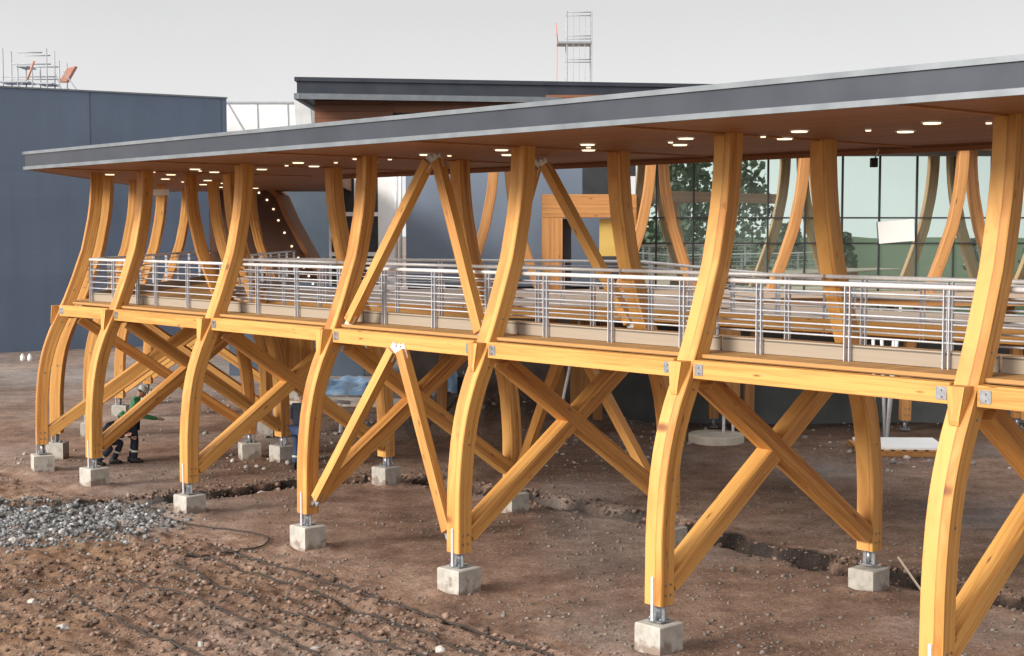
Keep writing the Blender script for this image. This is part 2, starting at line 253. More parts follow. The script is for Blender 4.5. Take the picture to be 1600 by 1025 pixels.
def ground_mat():
    m, nt, N, L, P = new_mat('bare_earth')
    geo = N.new('ShaderNodeNewGeometry'); pos = geo.outputs['Position']
    def nz(scale, detail=6, rough=.6, vec=pos):
        n = N.new('ShaderNodeTexNoise'); n.inputs['Scale'].default_value = scale; n.inputs['Detail'].default_value = detail; n.inputs['Roughness'].default_value = rough
        L.new(vec, n.inputs['Vector']); return n.outputs[0]
    big = nz(0.22, 5); mid = nz(1.7, 7, .65); fine = nz(14, 6, .75)
    def mad(x, k, y):
        a = N.new('ShaderNodeMath'); a.operation = 'MULTIPLY_ADD'; a.inputs[1].default_value = k; L.new(x, a.inputs[0])
        if isinstance(y, float): a.inputs[2].default_value = y
        else: L.new(y, a.inputs[2])
        return a.outputs[0]
    grain = nz(46, 3, .8)
    s = mad(grain, .95, mad(fine, .8, mad(mid, .75, mad(big, .8, -1.16))))
    rp = ramp(N, [(0.20, (0.075, 0.046, 0.034)), (0.42, (0.190, 0.115, 0.080)), (0.60, (0.290, 0.188, 0.138)), (0.85, (0.47, 0.37, 0.31))]); L.new(s, rp.inputs[0])
    col = rp.outputs[0]
    def mix(fac, c1, c2):
        x = N.new('ShaderNodeMix'); x.data_type = 'RGBA'; L.new(fac, x.inputs[0]); L.new(c1, x.inputs[6])
        if isinstance(c2, tuple): x.inputs[7].default_value = (*c2, 1)
        else: L.new(c2, x.inputs[7])
        return x.outputs[2]
    # small stones trodden into the soil
    vo = N.new('ShaderNodeTexVoronoi'); vo.inputs['Scale'].default_value = 9; vo.inputs['Randomness'].default_value = 1; L.new(pos, vo.inputs['Vector'])
    vm = ramp(N, [(0.0, (1, 1, 1)), (0.17, (1, 1, 1)), (0.22, (0, 0, 0))]); L.new(vo.outputs['Distance'], vm.inputs[0])
    sel = N.new('ShaderNodeSeparateColor'); L.new(vo.outputs['Color'], sel.inputs[0])
    pk = N.new('ShaderNodeMath'); pk.operation = 'GREATER_THAN'; pk.inputs[1].default_value = .62; L.new(sel.outputs[0], pk.inputs[0])
    pm = N.new('ShaderNodeMath'); pm.operation = 'MULTIPLY'; L.new(pk.outputs[0], pm.inputs[0]); L.new(vm.outputs[0], pm.inputs[1])
    sc = ramp(N, [(0, (0.16, 0.12, 0.10)), (1, (0.42, 0.36, 0.31))]); L.new(sel.outputs[1], sc.inputs[0])
    col = mix(pm.outputs[0], col, sc.outputs[0])
    # own-colour zones stored on the mesh: r = dark moist soil and painted ditch shade, g = grey gravelly soil, b = ochre soil, and grass behind
    at = N.new('ShaderNodeAttribute'); at.attribute_name = 'zone'
    sz = N.new('ShaderNodeSeparateColor'); L.new(at.outputs['Color'], sz.inputs[0])
    def mul(a, k):
        x = N.new('ShaderNodeMath'); x.operation = 'MULTIPLY'; L.new(a, x.inputs[0])
        if isinstance(k, float): x.inputs[1].default_value = k
        else: L.new(k, x.inputs[1])
        return x.outputs[0]
    damp_shade_c = ramp(N, [(0.3, (0.012, 0.008, 0.007)), (0.85, (0.060, 0.043, 0.036))]); L.new(s, damp_shade_c.inputs[0])
    col = mix(mul(sz.outputs[0], 1.0), col, damp_shade_c.outputs[0])
    gc = ramp(N, [(0.3, (0.17, 0.15, 0.14)), (0.75, (0.38, 0.345, 0.325))]); L.new(s, gc.outputs[0].node.inputs[0])
    col = mix(mul(sz.outputs[1], .85), col, gc.outputs[0])
    oc = ramp(N, [(0.3, (0.145, 0.075, 0.042)), (0.75, (0.37, 0.235, 0.14))]); L.new(s, oc.inputs[0])
    col = mix(mul(sz.outputs[2], .8), col, oc.outputs[0])
    gr = ramp(N, [(0.3, (0.045, 0.068, 0.03)), (0.75, (0.09, 0.125, 0.06))]); L.new(s, gr.inputs[0])
    col = mix(at.outputs['Alpha'], col, gr.outputs[0])
    L.new(col, P.inputs['Base Color'])
    P.inputs['Roughness'].default_value = .93; P.inputs['Specular IOR Level'].default_value = .25
    b1 = N.new('ShaderNodeBump'); b1.inputs['Strength'].default_value = .9; b1.inputs['Distance'].default_value = .05
    hh = mad(grain, .25, mul(fine, .6)); hh = mad(hh, 1.0, mad(mid, .8, mul(pm.outputs[0], .5))); L.new(hh, b1.inputs['Height']); L.new(b1.outputs[0], P.inputs['Normal'])
    return m
M['ground'] = ground_mat()

def gravel_mat():
    m, nt, N, L, P = new_mat('loose_stones')
    at = N.new('ShaderNodeAttribute'); at.attribute_name = 'tone'
    tc = N.new('ShaderNodeTexCoord'); n = N.new('ShaderNodeTexNoise'); n.inputs['Scale'].default_value = 25; n.inputs['Detail'].default_value = 4; L.new(tc.outputs['Object'], n.inputs['Vector'])
    mr = N.new('ShaderNodeMapRange'); mr.inputs[3].default_value = .7; mr.inputs[4].default_value = 1.2; L.new(n.outputs[0], mr.inputs[0])
    vm = N.new('ShaderNodeVectorMath'); vm.operation = 'SCALE'; L.new(at.outputs['Color'], vm.inputs[0]); L.new(mr.outputs[0], vm.inputs['Scale'])
    L.new(vm.outputs[0], P.inputs['Base Color']); P.inputs['Roughness'].default_value = .85
    return m
M['gravel'] = gravel_mat()

# ------------------------------------------------------------------ mesh helpers
class MB:
    def __init__(s): s.v = []; s.f = []; s.uv = []; s.sm = []
    def face(s, idx, uvs, smooth=False): s.f.append(idx); s.uv.append(uvs); s.sm.append(smooth)
    def bar(s, p0, p1, w, h, side=None, v0=0.0):
        """square bar from p0 to p1; w is measured along `side`"""
        p0, p1 = Vector(p0), Vector(p1); ax = p1 - p0; ln = ax.length; ax.normalize()
        side = Vector(side) if side is not None else Vector((0, 0, 1)).cross(ax)
        if side.length < 1e-5: side = Vector((1, 0, 0))
        side = (side - ax * side.dot(ax)).normalized(); up = ax.cross(side)
        b = len(s.v)
        for p in (p0, p1):
            for a, c in ((-1, -1), (1, -1), (1, 1), (-1, 1)): s.v.append(tuple(p + side * (a * w / 2) + up * (c * h / 2)))
        u0 = random.random() * 20
        per = [w, h, w, h]; acc = v0
        for i in range(4):
            j = (i + 1) % 4
            s.face([b + i, b + j, b + 4 + j, b + 4 + i], [(u0, acc), (u0, acc + per[i]), (u0 + ln, acc + per[i]), (u0 + ln, acc)]); acc += per[i] + .31
        s.face([b + 3, b + 2, b + 1, b], [(0, 0), (w, 0), (w, h), (0, h)]); s.face([b + 4, b + 5, b + 6, b + 7], [(0, 0), (w, 0), (w, h), (0, h)])
        return s
    def box(s, x0, x1, y0, y1, z0, z1):
        s.bar(((x0 + x1) / 2, y0, (z0 + z1) / 2), ((x0 + x1) / 2, y1, (z0 + z1) / 2), abs(x1 - x0), abs(z1 - z0), side=(1, 0, 0)); return s
    def boxz(s, x0, x1, y0, y1, z0, z1):
        s.bar(((x0 + x1) / 2, (y0 + y1) / 2, z0), ((x0 + x1) / 2, (y0 + y1) / 2, z1), abs(x1 - x0), abs(y1 - y0), side=(1, 0, 0)); return s
    def boxx(s, x0, x1, y0, y1, z0, z1):
        s.bar((x0, (y0 + y1) / 2, (z0 + z1) / 2), (x1, (y0 + y1) / 2, (z0 + z1) / 2), abs(y1 - y0), abs(z1 - z0), side=(0, 1, 0)); return s
    def tube(s, p0, p1, r, n=10, r2=None, cap=True):
        p0, p1 = Vector(p0), Vector(p1); ax = (p1 - p0); ln = ax.length; ax.normalize()
        a = ax.orthogonal().normalized(); c = ax.cross(a); b = len(s.v); r2 = r if r2 is None else r2
        for p, rr in ((p0, r), (p1, r2)):
            for i in range(n):
                t = 2 * math.pi * i / n; s.v.append(tuple(p + a * (math.cos(t) * rr) + c * (math.sin(t) * rr)))
        for i in range(n):
            j = (i + 1) % n; s.face([b + i, b + j, b + n + j, b + n + i], [(0, i / n), (0, (i + 1) / n), (ln, (i + 1) / n), (ln, i / n)], True)
        if cap:
            s.face([b + n - 1 - i for i in range(n)], [(0, 0)] * n); s.face([b + n + i for i in range(n)], [(0, 0)] * n)
        return s
    def prism(s, poly, z0, z1, udir=(1, 0)):
        """flat slab over a CCW polygon; z0/z1 numbers or functions of (x, y)"""
        f0 = z0 if callable(z0) else (lambda x, y: z0); f1 = z1 if callable(z1) else (lambda x, y: z1)
        b = len(s.v); n = len(poly); ux, uy = udir
        for x, y in poly: s.v.append((x, y, f0(x, y)))
        for x, y in poly: s.v.append((x, y, f1(x, y)))
        uvs = [(x * ux + y * uy, -x * uy + y * ux) for x, y in poly]
        s.face([b + n - 1 - i for i in range(n)], uvs[::-1]); s.face([b + n + i for i in range(n)], uvs)
        for i in range(n):
            j = (i + 1) % n; l = math.dist(poly[i], poly[j]); h = f1(*poly[i]) - f0(*poly[i])
            s.face([b + i, b + j, b + n + j, b + n + i], [(0, 0), (l, 0), (l, h), (0, h)])
        return s
    def loft(s, rings, smooth_sides=False, caps=True):
        """rings of equal count; u along, v round"""
        n = len(rings[0]); b = len(s.v); us = [0.0]
        for r in rings: s.v.extend(tuple(p) for p in r)
        for i in range(1, len(rings)):
            us.append(us[-1] + (sum((Vector(p) for p in rings[i]), Vector()) / n - sum((Vector(p) for p in rings[i - 1]), Vector()) / n).length)
        vs = [0.0]
        for j in range(n): vs.append(vs[-1] + (Vector(rings[0][(j + 1) % n]) - Vector(rings[0][j])).length)
        for i in range(len(rings) - 1):
            for j in range(n):
                k = (j + 1) % n
                s.face([b + i * n + j, b + i * n + k, b + (i + 1) * n + k, b + (i + 1) * n + j],
                       [(us[i], vs[j] + .13 * j), (us[i], vs[j + 1] + .13 * j), (us[i + 1], vs[j + 1] + .13 * j), (us[i + 1], vs[j] + .13 * j)], smooth_sides)
        if caps:
            s.face([b + n - 1 - j for j in range(n)], [(0, 0)] * n); s.face([b + (len(rings) - 1) * n + j for j in range(n)], [(0, 0)] * n)
        return s
    def mesh(s, name, mats, mi=None):
        me = bpy.data.meshes.new(name); me.from_pydata(s.v, [], s.f)
        uvl = me.uv_layers.new(name='UVMap'); flat = [c for f in s.uv for p in f for c in p]; uvl.data.foreach_set('uv', flat)
        me.polygons.foreach_set('use_smooth', s.sm)
        for m in (mats if isinstance(mats, (list, tuple)) else [mats]): me.materials.append(m)
        if mi is not None: me.polygons.foreach_set('material_index', mi)
        me.update(); return me
    def obj(s, name, mat, parent=None, bevel=0.0, segs=2):
        me = s.mesh(name, mat); o = bpy.data.objects.new(name, me); COL.objects.link(o)
        if parent: o.parent = parent
        if bevel: add_bevel(o, bevel, segs)
        return o

def add_bevel(o, w, segs=2):
    b = o.modifiers.new('bevel', 'BEVEL'); b.width = w; b.segments = segs; b.limit_method = 'ANGLE'; b.angle_limit = R(40); b.harden_normals = False

def tag(o, label=None, cat=None, group=None, kind=None):
    if label: o['label'] = label
    if cat: o['category'] = cat
    if group: o['group'] = group
    if kind: o['kind'] = kind
    return o
def empty(name, loc=(0, 0, 0), rz=0.0):
    o = bpy.data.objects.new(name, None); COL.objects.link(o); o.location = loc; o.rotation_euler = (0, 0, rz); o.empty_display_size = .2; return o
def copy_tree(src, parent=None):
    c = src.copy(); COL.objects.link(c)
    if parent: c.parent = parent
    for ch in list(src.children): copy_tree(ch, c)
    return c

# ------------------------------------------------------------------ plan of the walkway (metres)
ANG = R(132.0)
D = Vector((math.cos(ANG), math.sin(ANG)))               # along the walkway, away and to the left
NV = Vector((D.y, -D.x))                                 # across it, away from the viewer
A2 = Vector((1.85, 17.75)); BAY = 3.92; W = 4.58
def P(o, t): v = A2 + NV * o + D * t; return (v.x, v.y)
def P3(o, t, z): x, y = P(o, t); return (x, y, z)
Z_BASE, Z_SOF, Z_DECK = 0.62, 6.55, 3.74
S_TAB = [(.62, 0), (1.48, .01), (1.86, .04), (2.25, .09), (2.64, .18), (3.03, .33), (3.41, .53), (3.8, .72), (4.19, .89), (4.88, 1.16), (5.57, 1.32), (5.92, 1.37), (6.27, 1.40), (6.6, 1.41)]
def S(z, k=0.90):
    for (a, sa), (b, sb) in zip(S_TAB, S_TAB[1:]):
        if z <= b: return k * (sa + (sb - sa) * max(0, (z - a)) / (b - a))
    return k * S_TAB[-1][1]
# ------------------------------------------------------------------ ground
DITCH = [(-9.5, 26.7), (-7.6, 27.6), (-5, 29.3), (-2.6, 30.4), (-1.0, 29.3), (.5, 28.0), (2.45, 26.1), (4, 23.6), (5.6, 22.0), (7.4, 20.0), (12, 15)]
def seg_dist(X, Y, pts):
    best = np.full(X.shape, 1e9); sgn = np.zeros(X.shape)
    for (ax, ay), (bx, by) in zip(pts, pts[1:]):
        dx, dy = bx - ax, by - ay; t = np.clip(((X - ax) * dx + (Y - ay) * dy) / (dx * dx + dy * dy), 0, 1)
        px, py = X - ax - t * dx, Y - ay - t * dy; d = np.hypot(px, py); side = np.sign(dx * py - dy * px)
        m = d < best; best = np.where(m, d, best); sgn = np.where(m, side, sgn)
    return best * sgn
_tab = rng.random((256, 256))
def vnoise(X, Y, f, seed=0):
    x = X * f + seed * 17.3; y = Y * f + seed * 31.7; xi = np.floor(x).astype(int); yi = np.floor(y).astype(int); u = x - xi; v = y - yi
    u = u * u * (3 - 2 * u); v = v * v * (3 - 2 * v); g = lambda a, b: _tab[a & 255, b & 255]
    return (g(xi, yi) * (1 - u) + g(xi + 1, yi) * u) * (1 - v) + (g(xi, yi + 1) * (1 - u) + g(xi + 1, yi + 1) * u) * v - .5
GRAVEL_C = (-8.95, 25.5)
RUTS = [(-1.0, .055), (-1.55, .06), (-2.05, .055), (-2.75, .07), (-3.35, .06), (-4.0, .075), (-4.7, .07), (-5.3, .06), (-6.1, .07)]
def gravel_w(X, Y):
    x = (X - GRAVEL_C[0]); y = (Y - GRAVEL_C[1]); r = np.hypot(x / 2.7, y / 1.9) + .5 * vnoise(X, Y, .9, 5) + .25 * vnoise(X, Y, 3, 6)
    return np.clip((1.12 - r) / .45, 0, 1)
def ot(X, Y): return (X - A2.x) * NV.x + (Y - A2.y) * NV.y, (X - A2.x) * D.x + (Y - A2.y) * D.y
def terrain(X, Y):
    X = np.asarray(X, float); Y = np.asarray(Y, float)
    near = np.clip((Y - 4) / 6, 0, 1) * np.clip((60 - Y) / 12, 0, 1)
    h = .14 * vnoise(X, Y, .33, 1) + .10 * vnoise(X, Y, 1.1, 2) + .05 * vnoise(X, Y, 3.1, 3) + .028 * vnoise(X, Y, 8.0, 4)
    o, t = ot(X, Y)
    rough = np.clip((-o + 0.2) / 1.6, 0, 1) * np.clip((t + 2) / 6, .25, 1)           # churned soil in the foreground
    h = h * (.35 + .25 * rough) + rough * (.03 * vnoise(X, Y, 2.2, 8) + .085 * vnoise(X, Y, 6.5, 9) + .05 * vnoise(X, Y, 11.0, 10))
    for ro, w in RUTS:
        wob = .16 * vnoise(X, Y, .35, int(ro * 10) & 31) + .05 * vnoise(X, Y, 1.6, 3)
        dd = (o - ro - wob * 1.4) / w; amp = np.clip(.5 + 1.2 * vnoise(X, Y, .5, 11 + int(ro * 7)), 0, 1) * np.clip((t + 6) / 3, 0, 1)
        h = h - .045 * amp * np.exp(-dd ** 2) + .014 * amp * np.exp(-((dd - 2.2) * .8) ** 2)
    dd = seg_dist(X, Y, DITCH) + .35 * vnoise(X, Y, .8, 12) + .16 * vnoise(X, Y, 3, 13) + .14 * vnoise(X, Y, 7, 19)
    # a dug step: vertical face on the far side, easy slope on the near side
    trench = np.where(dd > 0, np.clip(1 - dd / .14, 0, 1), np.clip(1 + dd / .42, 0, 1))
    h = h - .24 * trench + .08 * np.exp(-((dd - .4) / .35) ** 2)
    gw = gravel_w(X, Y); h = h + .08 * gw + .07 * gw * vnoise(X, Y, 4, 14)
    # rubble heap behind the walkway
    h = h + 1.15 * np.exp(-(((X + 0.3) / 2.6) ** 2 + ((Y - 38.2) / 1.7) ** 2)) * (1 + .9 * vnoise(X, Y, 1.2, 15) + .4 * vnoise(X, Y, 4, 16))
    h = h * near + (1 - near) * .10 * vnoise(X, Y, .2, 20)
    # soil made level under every footing
    return h
FOOT = []
def ground_z(x, y): return float(flat(np.array([x]), np.array([y]), terrain(np.array([x]), np.array([y])))[0])
def flat(X, Y, h):
    for fx, fy in FOOT:
        r = np.hypot(X - fx, Y - fy); w = np.exp(-(r / .75) ** 4); h = h * (1 - w) + w * (.055 * np.exp(-((r - .34) / .13) ** 2) * (1 + 1.2 * vnoise(X, Y, 3.5, 37)) + .03 * vnoise(X, Y, 5, 38))
    return h

# frames: (A base, B base, angle of the across direction)
phi = math.atan2(NV.y, NV.x)
FR = []
for k in range(0, 7): FR.append((P(0, (k - 2) * BAY), P(W, (k - 2) * BAY), phi))
A7 = (-10.33, 31.28); A8 = (-10.54, 32.95)
FR.append((A7, (-6.08, 32.95), math.atan2(1.67, 4.25)))
WING = []
for j, y in enumerate((32.95, 36.4, 40.0, 43.7)):
    xa = (-10.54, -10.8, -11.0, -11.15)[j]; WING.append(((xa, y + .02), (xa + 4.5, y + .1), R(1)))
FACADE = [(-2.2, 37.7), (1.9, 37.7), (5.9, 37.7), (10.05, 37.7), (13.3, 37.7)]
for a, b, _ in FR + WING: FOOT += [a, b]

def axis(lo, hi, fine_lo, fine_hi, step, grow=1.16):
    a = list(np.arange(fine_lo, fine_hi + 1e-6, step)); s = step; x = fine_hi
    while x < hi: s *= grow; x += s; a.append(x)
    s = step; x = fine_lo; pre = []
    while x > lo: s *= grow; x -= s; pre.append(x)
    return np.array(pre[::-1] + a)
xs = axis(-900, 900, -11.5, 8.6, .055); ys = axis(-900, 1200, 16.8, 31.5, .055)
X, Y = np.meshgrid(xs, ys); H = flat(X, Y, terrain(X, Y))
nx, ny = len(xs), len(ys)
co = np.stack([X, Y, H], -1).reshape(-1, 3)
gm = bpy.data.meshes.new('ground')
i = np.arange((ny - 1) * (nx - 1)); r_, c_ = i // (nx - 1), i % (nx - 1); q = r_ * nx + c_
faces = np.stack([q, q + 1, q + nx + 1, q + nx], -1)
gm.vertices.add(len(co)); gm.vertices.foreach_set('co', co.ravel())
gm.loops.add(faces.size); gm.loops.foreach_set('vertex_index', faces.ravel().astype(np.int32))
gm.polygons.add(len(faces)); gm.polygons.foreach_set('loop_start', np.arange(0, faces.size, 4, dtype=np.int32)); gm.polygons.foreach_set('loop_total', np.full(len(faces), 4, dtype=np.int32))
gm.update(calc_edges=True); gm.validate()
gm.polygons.foreach_set('use_smooth', np.ones(len(faces), dtype=bool))
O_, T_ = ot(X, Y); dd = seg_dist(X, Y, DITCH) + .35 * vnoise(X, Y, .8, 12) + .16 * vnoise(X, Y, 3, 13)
damp_shade = np.clip((.34 + .34 * vnoise(X, Y, 2.5, 21) - np.abs(dd + .08)) / .12, 0, 1) * np.clip(1.3 + .6 * vnoise(X, Y, .6, 26), 0, 1)  # shade of the dug step painted as a dark band over its faces
heap = np.exp(-(((X + .3) / 2.9) ** 2 + ((Y - 38.2) / 1.9) ** 2)); damp_shade = np.maximum(damp_shade, np.clip(heap * .5, 0, .45))
damp_shade = np.maximum(damp_shade, np.clip((np.abs(Y - 39.5) < 1.6) * (X > 3) * .7, 0, 1))
damp_shade = np.maximum(damp_shade, .55 * np.clip(vnoise(X, Y, .18, 27) * 4 - .5, 0, 1) * (Y > 33) * (Y < 52))
for ro, w in RUTS:
    wob = .16 * vnoise(X, Y, .35, int(ro * 10) & 31) + .05 * vnoise(X, Y, 1.6, 3)
    amp = np.clip(.5 + 1.2 * vnoise(X, Y, .5, 11 + int(ro * 7)), 0, 1) * np.clip((T_ + 6) / 3, 0, 1)
    damp_shade = np.maximum(damp_shade, .95 * np.clip(amp * 1.6, 0, 1) * np.exp(-((O_ - ro - wob * 1.4) / (w * .75)) ** 2))
grey = np.maximum(gravel_w(X, Y), .95 * np.clip((Y - 40) / 10, 0, 1) * np.clip(.7 + 1.4 * vnoise(X, Y, .35, 22), 0, 1))
grey = np.maximum(grey, .6 * np.exp(-((O_ + 3.2 + .5 * vnoise(X, Y, .6, 23)) / .55) ** 2) * np.clip(1 - (T_ - 1) / 6, 0, 1))
for qx, qy, qr in ((6.7, 31.7, 1.5), (8.8, 26.4, 1.3), (3.2, 33.2, 1.2), (-6.0, 36.5, 1.2)): grey = np.maximum(grey, .95 * np.exp(-(((X - qx) / qr) ** 2 + ((Y - qy) / (qr * 1.3)) ** 2)) * np.clip(.8 + .8 * vnoise(X, Y, 1.6, 29), 0, 1))
grey = np.maximum(grey, .5 * np.clip(vnoise(X, Y, .45, 28) * 3.2 - .3, 0, 1) * (O_ > -.5))
ochre = np.clip((-O_ - 1.0) / 1.5, 0, 1) * np.clip((T_ - 2) / 4, 0, 1) * np.clip(.6 + 1.3 * vnoise(X, Y, .8, 24), 0, 1)
grass = np.clip((3 - Y) / 3, 0, 1)
zone = np.stack([damp_shade, np.clip(grey, 0, 1), np.clip(ochre, 0, 1), grass], -1).reshape(-1, 4).astype(np.float32)
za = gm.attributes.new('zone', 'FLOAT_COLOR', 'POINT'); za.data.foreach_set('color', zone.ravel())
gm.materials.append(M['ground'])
ground = bpy.data.objects.new('ground', gm); COL.objects.link(ground); tag(ground, kind='structure')

# ------------------------------------------------------------------ loose stones
def rock_template(seed, sub=1):
    bm = bmesh.new(); bmesh.ops.create_icosphere(bm, subdivisions=sub, radius=1.0)
    r = random.Random(seed); off = Vector((r.random() * 50, r.random() * 50, r.random() * 50))
    for v in bm.verts:
        k = 1 + .55 * noise.noise(v.co * 1.1 + off) + .18 * noise.noise(v.co * 3 + off); v.co *= k
    vs = np.array([v.co for v in bm.verts]); fs = np.array([[v.index for v in f.verts] for f in bm.faces]); bm.free(); return vs, fs
TPL = [rock_template(i) for i in range(8)]
def scatter(name, pts, sizes, tones, squash=.62, sink=.25):
    V, F, C, n = [], [], [], 0
    for (x, y, z), s, c in zip(pts, sizes, tones):
        vs, fs = TPL[rng.integers(8)]
        a = rng.random() * 6.283; ca, sa = math.cos(a), math.sin(a); sc = s * np.array([1, .6 + .4 * rng.random(), squash * (.7 + .6 * rng.random())])
        v = vs * sc; tl = (rng.random() - .5) * .7; ct, st = math.cos(tl), math.sin(tl)
        v = np.stack([v[:, 0] * ct - v[:, 2] * st, v[:, 1], v[:, 0] * st + v[:, 2] * ct], -1)
        v = np.stack([v[:, 0] * ca - v[:, 1] * sa, v[:, 0] * sa + v[:, 1] * ca, v[:, 2]], -1) + np.array([x, y, z + s * (squash - sink) * .6])
        V.append(v); F.append(fs + n); n += len(v); C.append(np.repeat(np.array([[*c, 1.]]), len(v), 0))
    V = np.concatenate(V); F = np.concatenate(F); C = np.concatenate(C).astype(np.float32)
    me = bpy.data.meshes.new(name); me.vertices.add(len(V)); me.vertices.foreach_set('co', V.ravel())
    me.loops.add(F.size); me.loops.foreach_set('vertex_index', F.ravel().astype(np.int32)); me.polygons.add(len(F))
    me.polygons.foreach_set('loop_start', np.arange(0, F.size, 3, dtype=np.int32)); me.polygons.foreach_set('loop_total', np.full(len(F), 3, dtype=np.int32))
    me.update(calc_edges=True); a = me.attributes.new('tone', 'FLOAT_COLOR', 'POINT'); a.data.foreach_set('color', C.ravel())
    me.materials.append(M['gravel']); o = bpy.data.objects.new(name, me); COL.objects.link(o); return o
def zs(x, y): return flat(x, y, terrain(x, y))
# crumbled clods along the dug step and over the churned soil
cx_, cy_ = [], []
for (ax, ay), (bx, by) in zip(DITCH, DITCH[1:]):
    n_ = int(110 * math.hypot(bx - ax, by - ay)); f = rng.random(n_); cx_.append(ax + (bx - ax) * f + rng.normal(0, .26, n_)); cy_.append(ay + (by - ay) * f + rng.normal(0, .26, n_))
n_ = 5000; q = rng.uniform(-7.5, -.9, n_); w_ = rng.uniform(-2, 10, n_); cx_.append(A2.x + q * NV.x + w_ * D.x); cy_.append(A2.y + q * NV.y + w_ * D.y)
gx = np.concatenate(cx_); gy = np.concatenate(cy_); k_ = gy > 15.5; gx, gy = gx[k_], gy[k_]
sz = .015 + .05 * rng.random(len(gx)) ** 3; b_ = .06 + .20 * rng.random(len(gx)) ** 1.3
o = scatter('soil_clods', np.stack([gx, gy, zs(gx, gy)], -1), sz, np.stack([b_ * 1.15, b_ * .76, b_ * .57], -1)); tag(o, 'crumbled dark clods along the dug ditch and over the churned brown soil', 'clods', kind='stuff')
# heap of grey gravel
N_ = 17000; gx = GRAVEL_C[0] + rng.normal(0, 1.7, N_); gy = GRAVEL_C[1] + rng.normal(0, 1.3, N_)
keep = gravel_w(gx, gy) > rng.random(N_) * .95 - .03; gx, gy = gx[keep], gy[keep]
sz = .012 + .055 * rng.random(len(gx)) ** 3.5; b_ = .09 + .22 * rng.random(len(gx)) ** 1.7; b_[rng.random(len(gx)) < .06] = .48
o = scatter('gravel_heap', np.stack([gx, gy, zs(gx, gy)], -1), sz, np.stack([b_ * .98, b_, b_ * 1.02], -1)); tag(o, 'heap of loose grey crushed stone at the left edge on the brown soil', 'gravel', kind='stuff')
# pebbles in the soil
N_ = 26000; gx = rng.uniform(-12, 9, N_); gy = 15.8 + 17 * rng.random(N_) ** 1.2
dens = .35 + 1.3 * vnoise(gx, gy, .7, 30) + .5 * vnoise(gx, gy, .25, 31); o_, t_ = ot(gx, gy); dens += .35 * (o_ < -1)
keep = rng.random(N_) < dens; gx, gy = gx[keep], gy[keep]
sz = .010 + .034 * rng.random(len(gx)) ** 4; b_ = .12 + .12 * rng.random(len(gx)) ** 1.5; wm = rng.random(len(gx))
o = scatter('soil_pebbles', np.stack([gx, gy, zs(gx, gy)], -1), sz, np.stack([b_ * (1 + .12 * wm), b_ * .90, b_ * (.84 - .1 * wm)], -1)); tag(o, 'small pale pebbles and clods strewn over the trodden brown soil', 'pebbles', kind='stuff')
# rubble further back
N_ = 5000; gx = rng.uniform(-12, 12, N_); gy = rng.uniform(31.5, 46, N_)
keep = rng.random(N_) < .30 + 1.5 * vnoise(gx, gy, .35, 33) + 2.2 * np.exp(-(((gx + .3) / 3) ** 2 + ((gy - 38) / 2) ** 2)); gx, gy = gx[keep], gy[keep]
sz = .02 + .075 * rng.random(len(gx)) ** 3.5; b_ = .14 + .34 * rng.random(len(gx)) ** 1.4
o = scatter('rubble', np.stack([gx, gy, zs(gx, gy)], -1), sz, np.stack([b_ * 1.05, b_ * .95, b_ * .88], -1)); tag(o, 'broken stone and clods littering the ground behind the walkway', 'rubble', kind='stuff')


# ------------------------------------------------------------------ footings and curved posts
def footing_mesh():
    b = MB(); w, h = .22, .40
    b.loft([[(-w, -w, -.25), (w, -w, -.25), (w, w, -.25), (-w, w, -.25)], [(-w, -w, h - .015), (w, -w, h - .015), (w, w, h - .015), (-w, w, h - .015)],
            [(-w + .015, -w + .015, h), (w - .015, -w + .015, h), (w - .015, w - .015, h), (-w + .015, w - .015, h)]])
    return b.mesh('footing', M['concrete'])
FOOT_ME = footing_mesh()
def footing(x, y, rz, label, sc=1.0, dz=0.0):
    o = bpy.data.objects.new('concrete_footing', FOOT_ME); COL.objects.link(o); o.location = (x, y, dz); o.rotation_euler = (0, 0, rz + random.uniform(-.06, .06)); o.scale = (sc * random.uniform(.96, 1.05), sc * random.uniform(.96, 1.05), random.uniform(.95, 1.05))
    return tag(o, label, 'footing', 'concrete footings under the walkway posts')

PB, PH, CH = .285, .25, .012
def post_rings(z0=Z_BASE, z1=6.60, n=34, PH=PH):
    rings = []
    for i in range(n + 1):
        z = z0 + (z1 - z0) * i / n; e = .05
        sl = (S(z + e) - S(z - e)) / (2 * e); th = math.atan(sl) if 0 < i < n else 0.0
        tx, tz = math.cos(th), -math.sin(th)          # normal of the curve in the x-z plane
        cx = S(z); b2, h2 = PB / 2, PH / 2
        prof = [(-h2, -b2 + CH), (-h2 + CH, -b2), (h2 - CH, -b2), (h2, -b2 + CH), (h2, b2 - CH), (h2 - CH, b2), (-h2 + CH, b2), (-h2, b2 - CH)]
        rings.append([(cx + a * tx, y, z + a * tz) for a, y in prof])
    return rings
def bolts_mb():
    b = MB()
    for z, dx in ((.75, -.045), (.75, .045), (.88, -.045), (.88, .045), (2.2, 0), (3.3, .03), (3.45, -.03), (4.0, 0)):
        x = S(z) + dx
        for sy in (-1, 1): b.tube((x, sy * (PB / 2 - .003), z), (x, sy * (PB / 2 + .008), z), .016, 7)
    return b
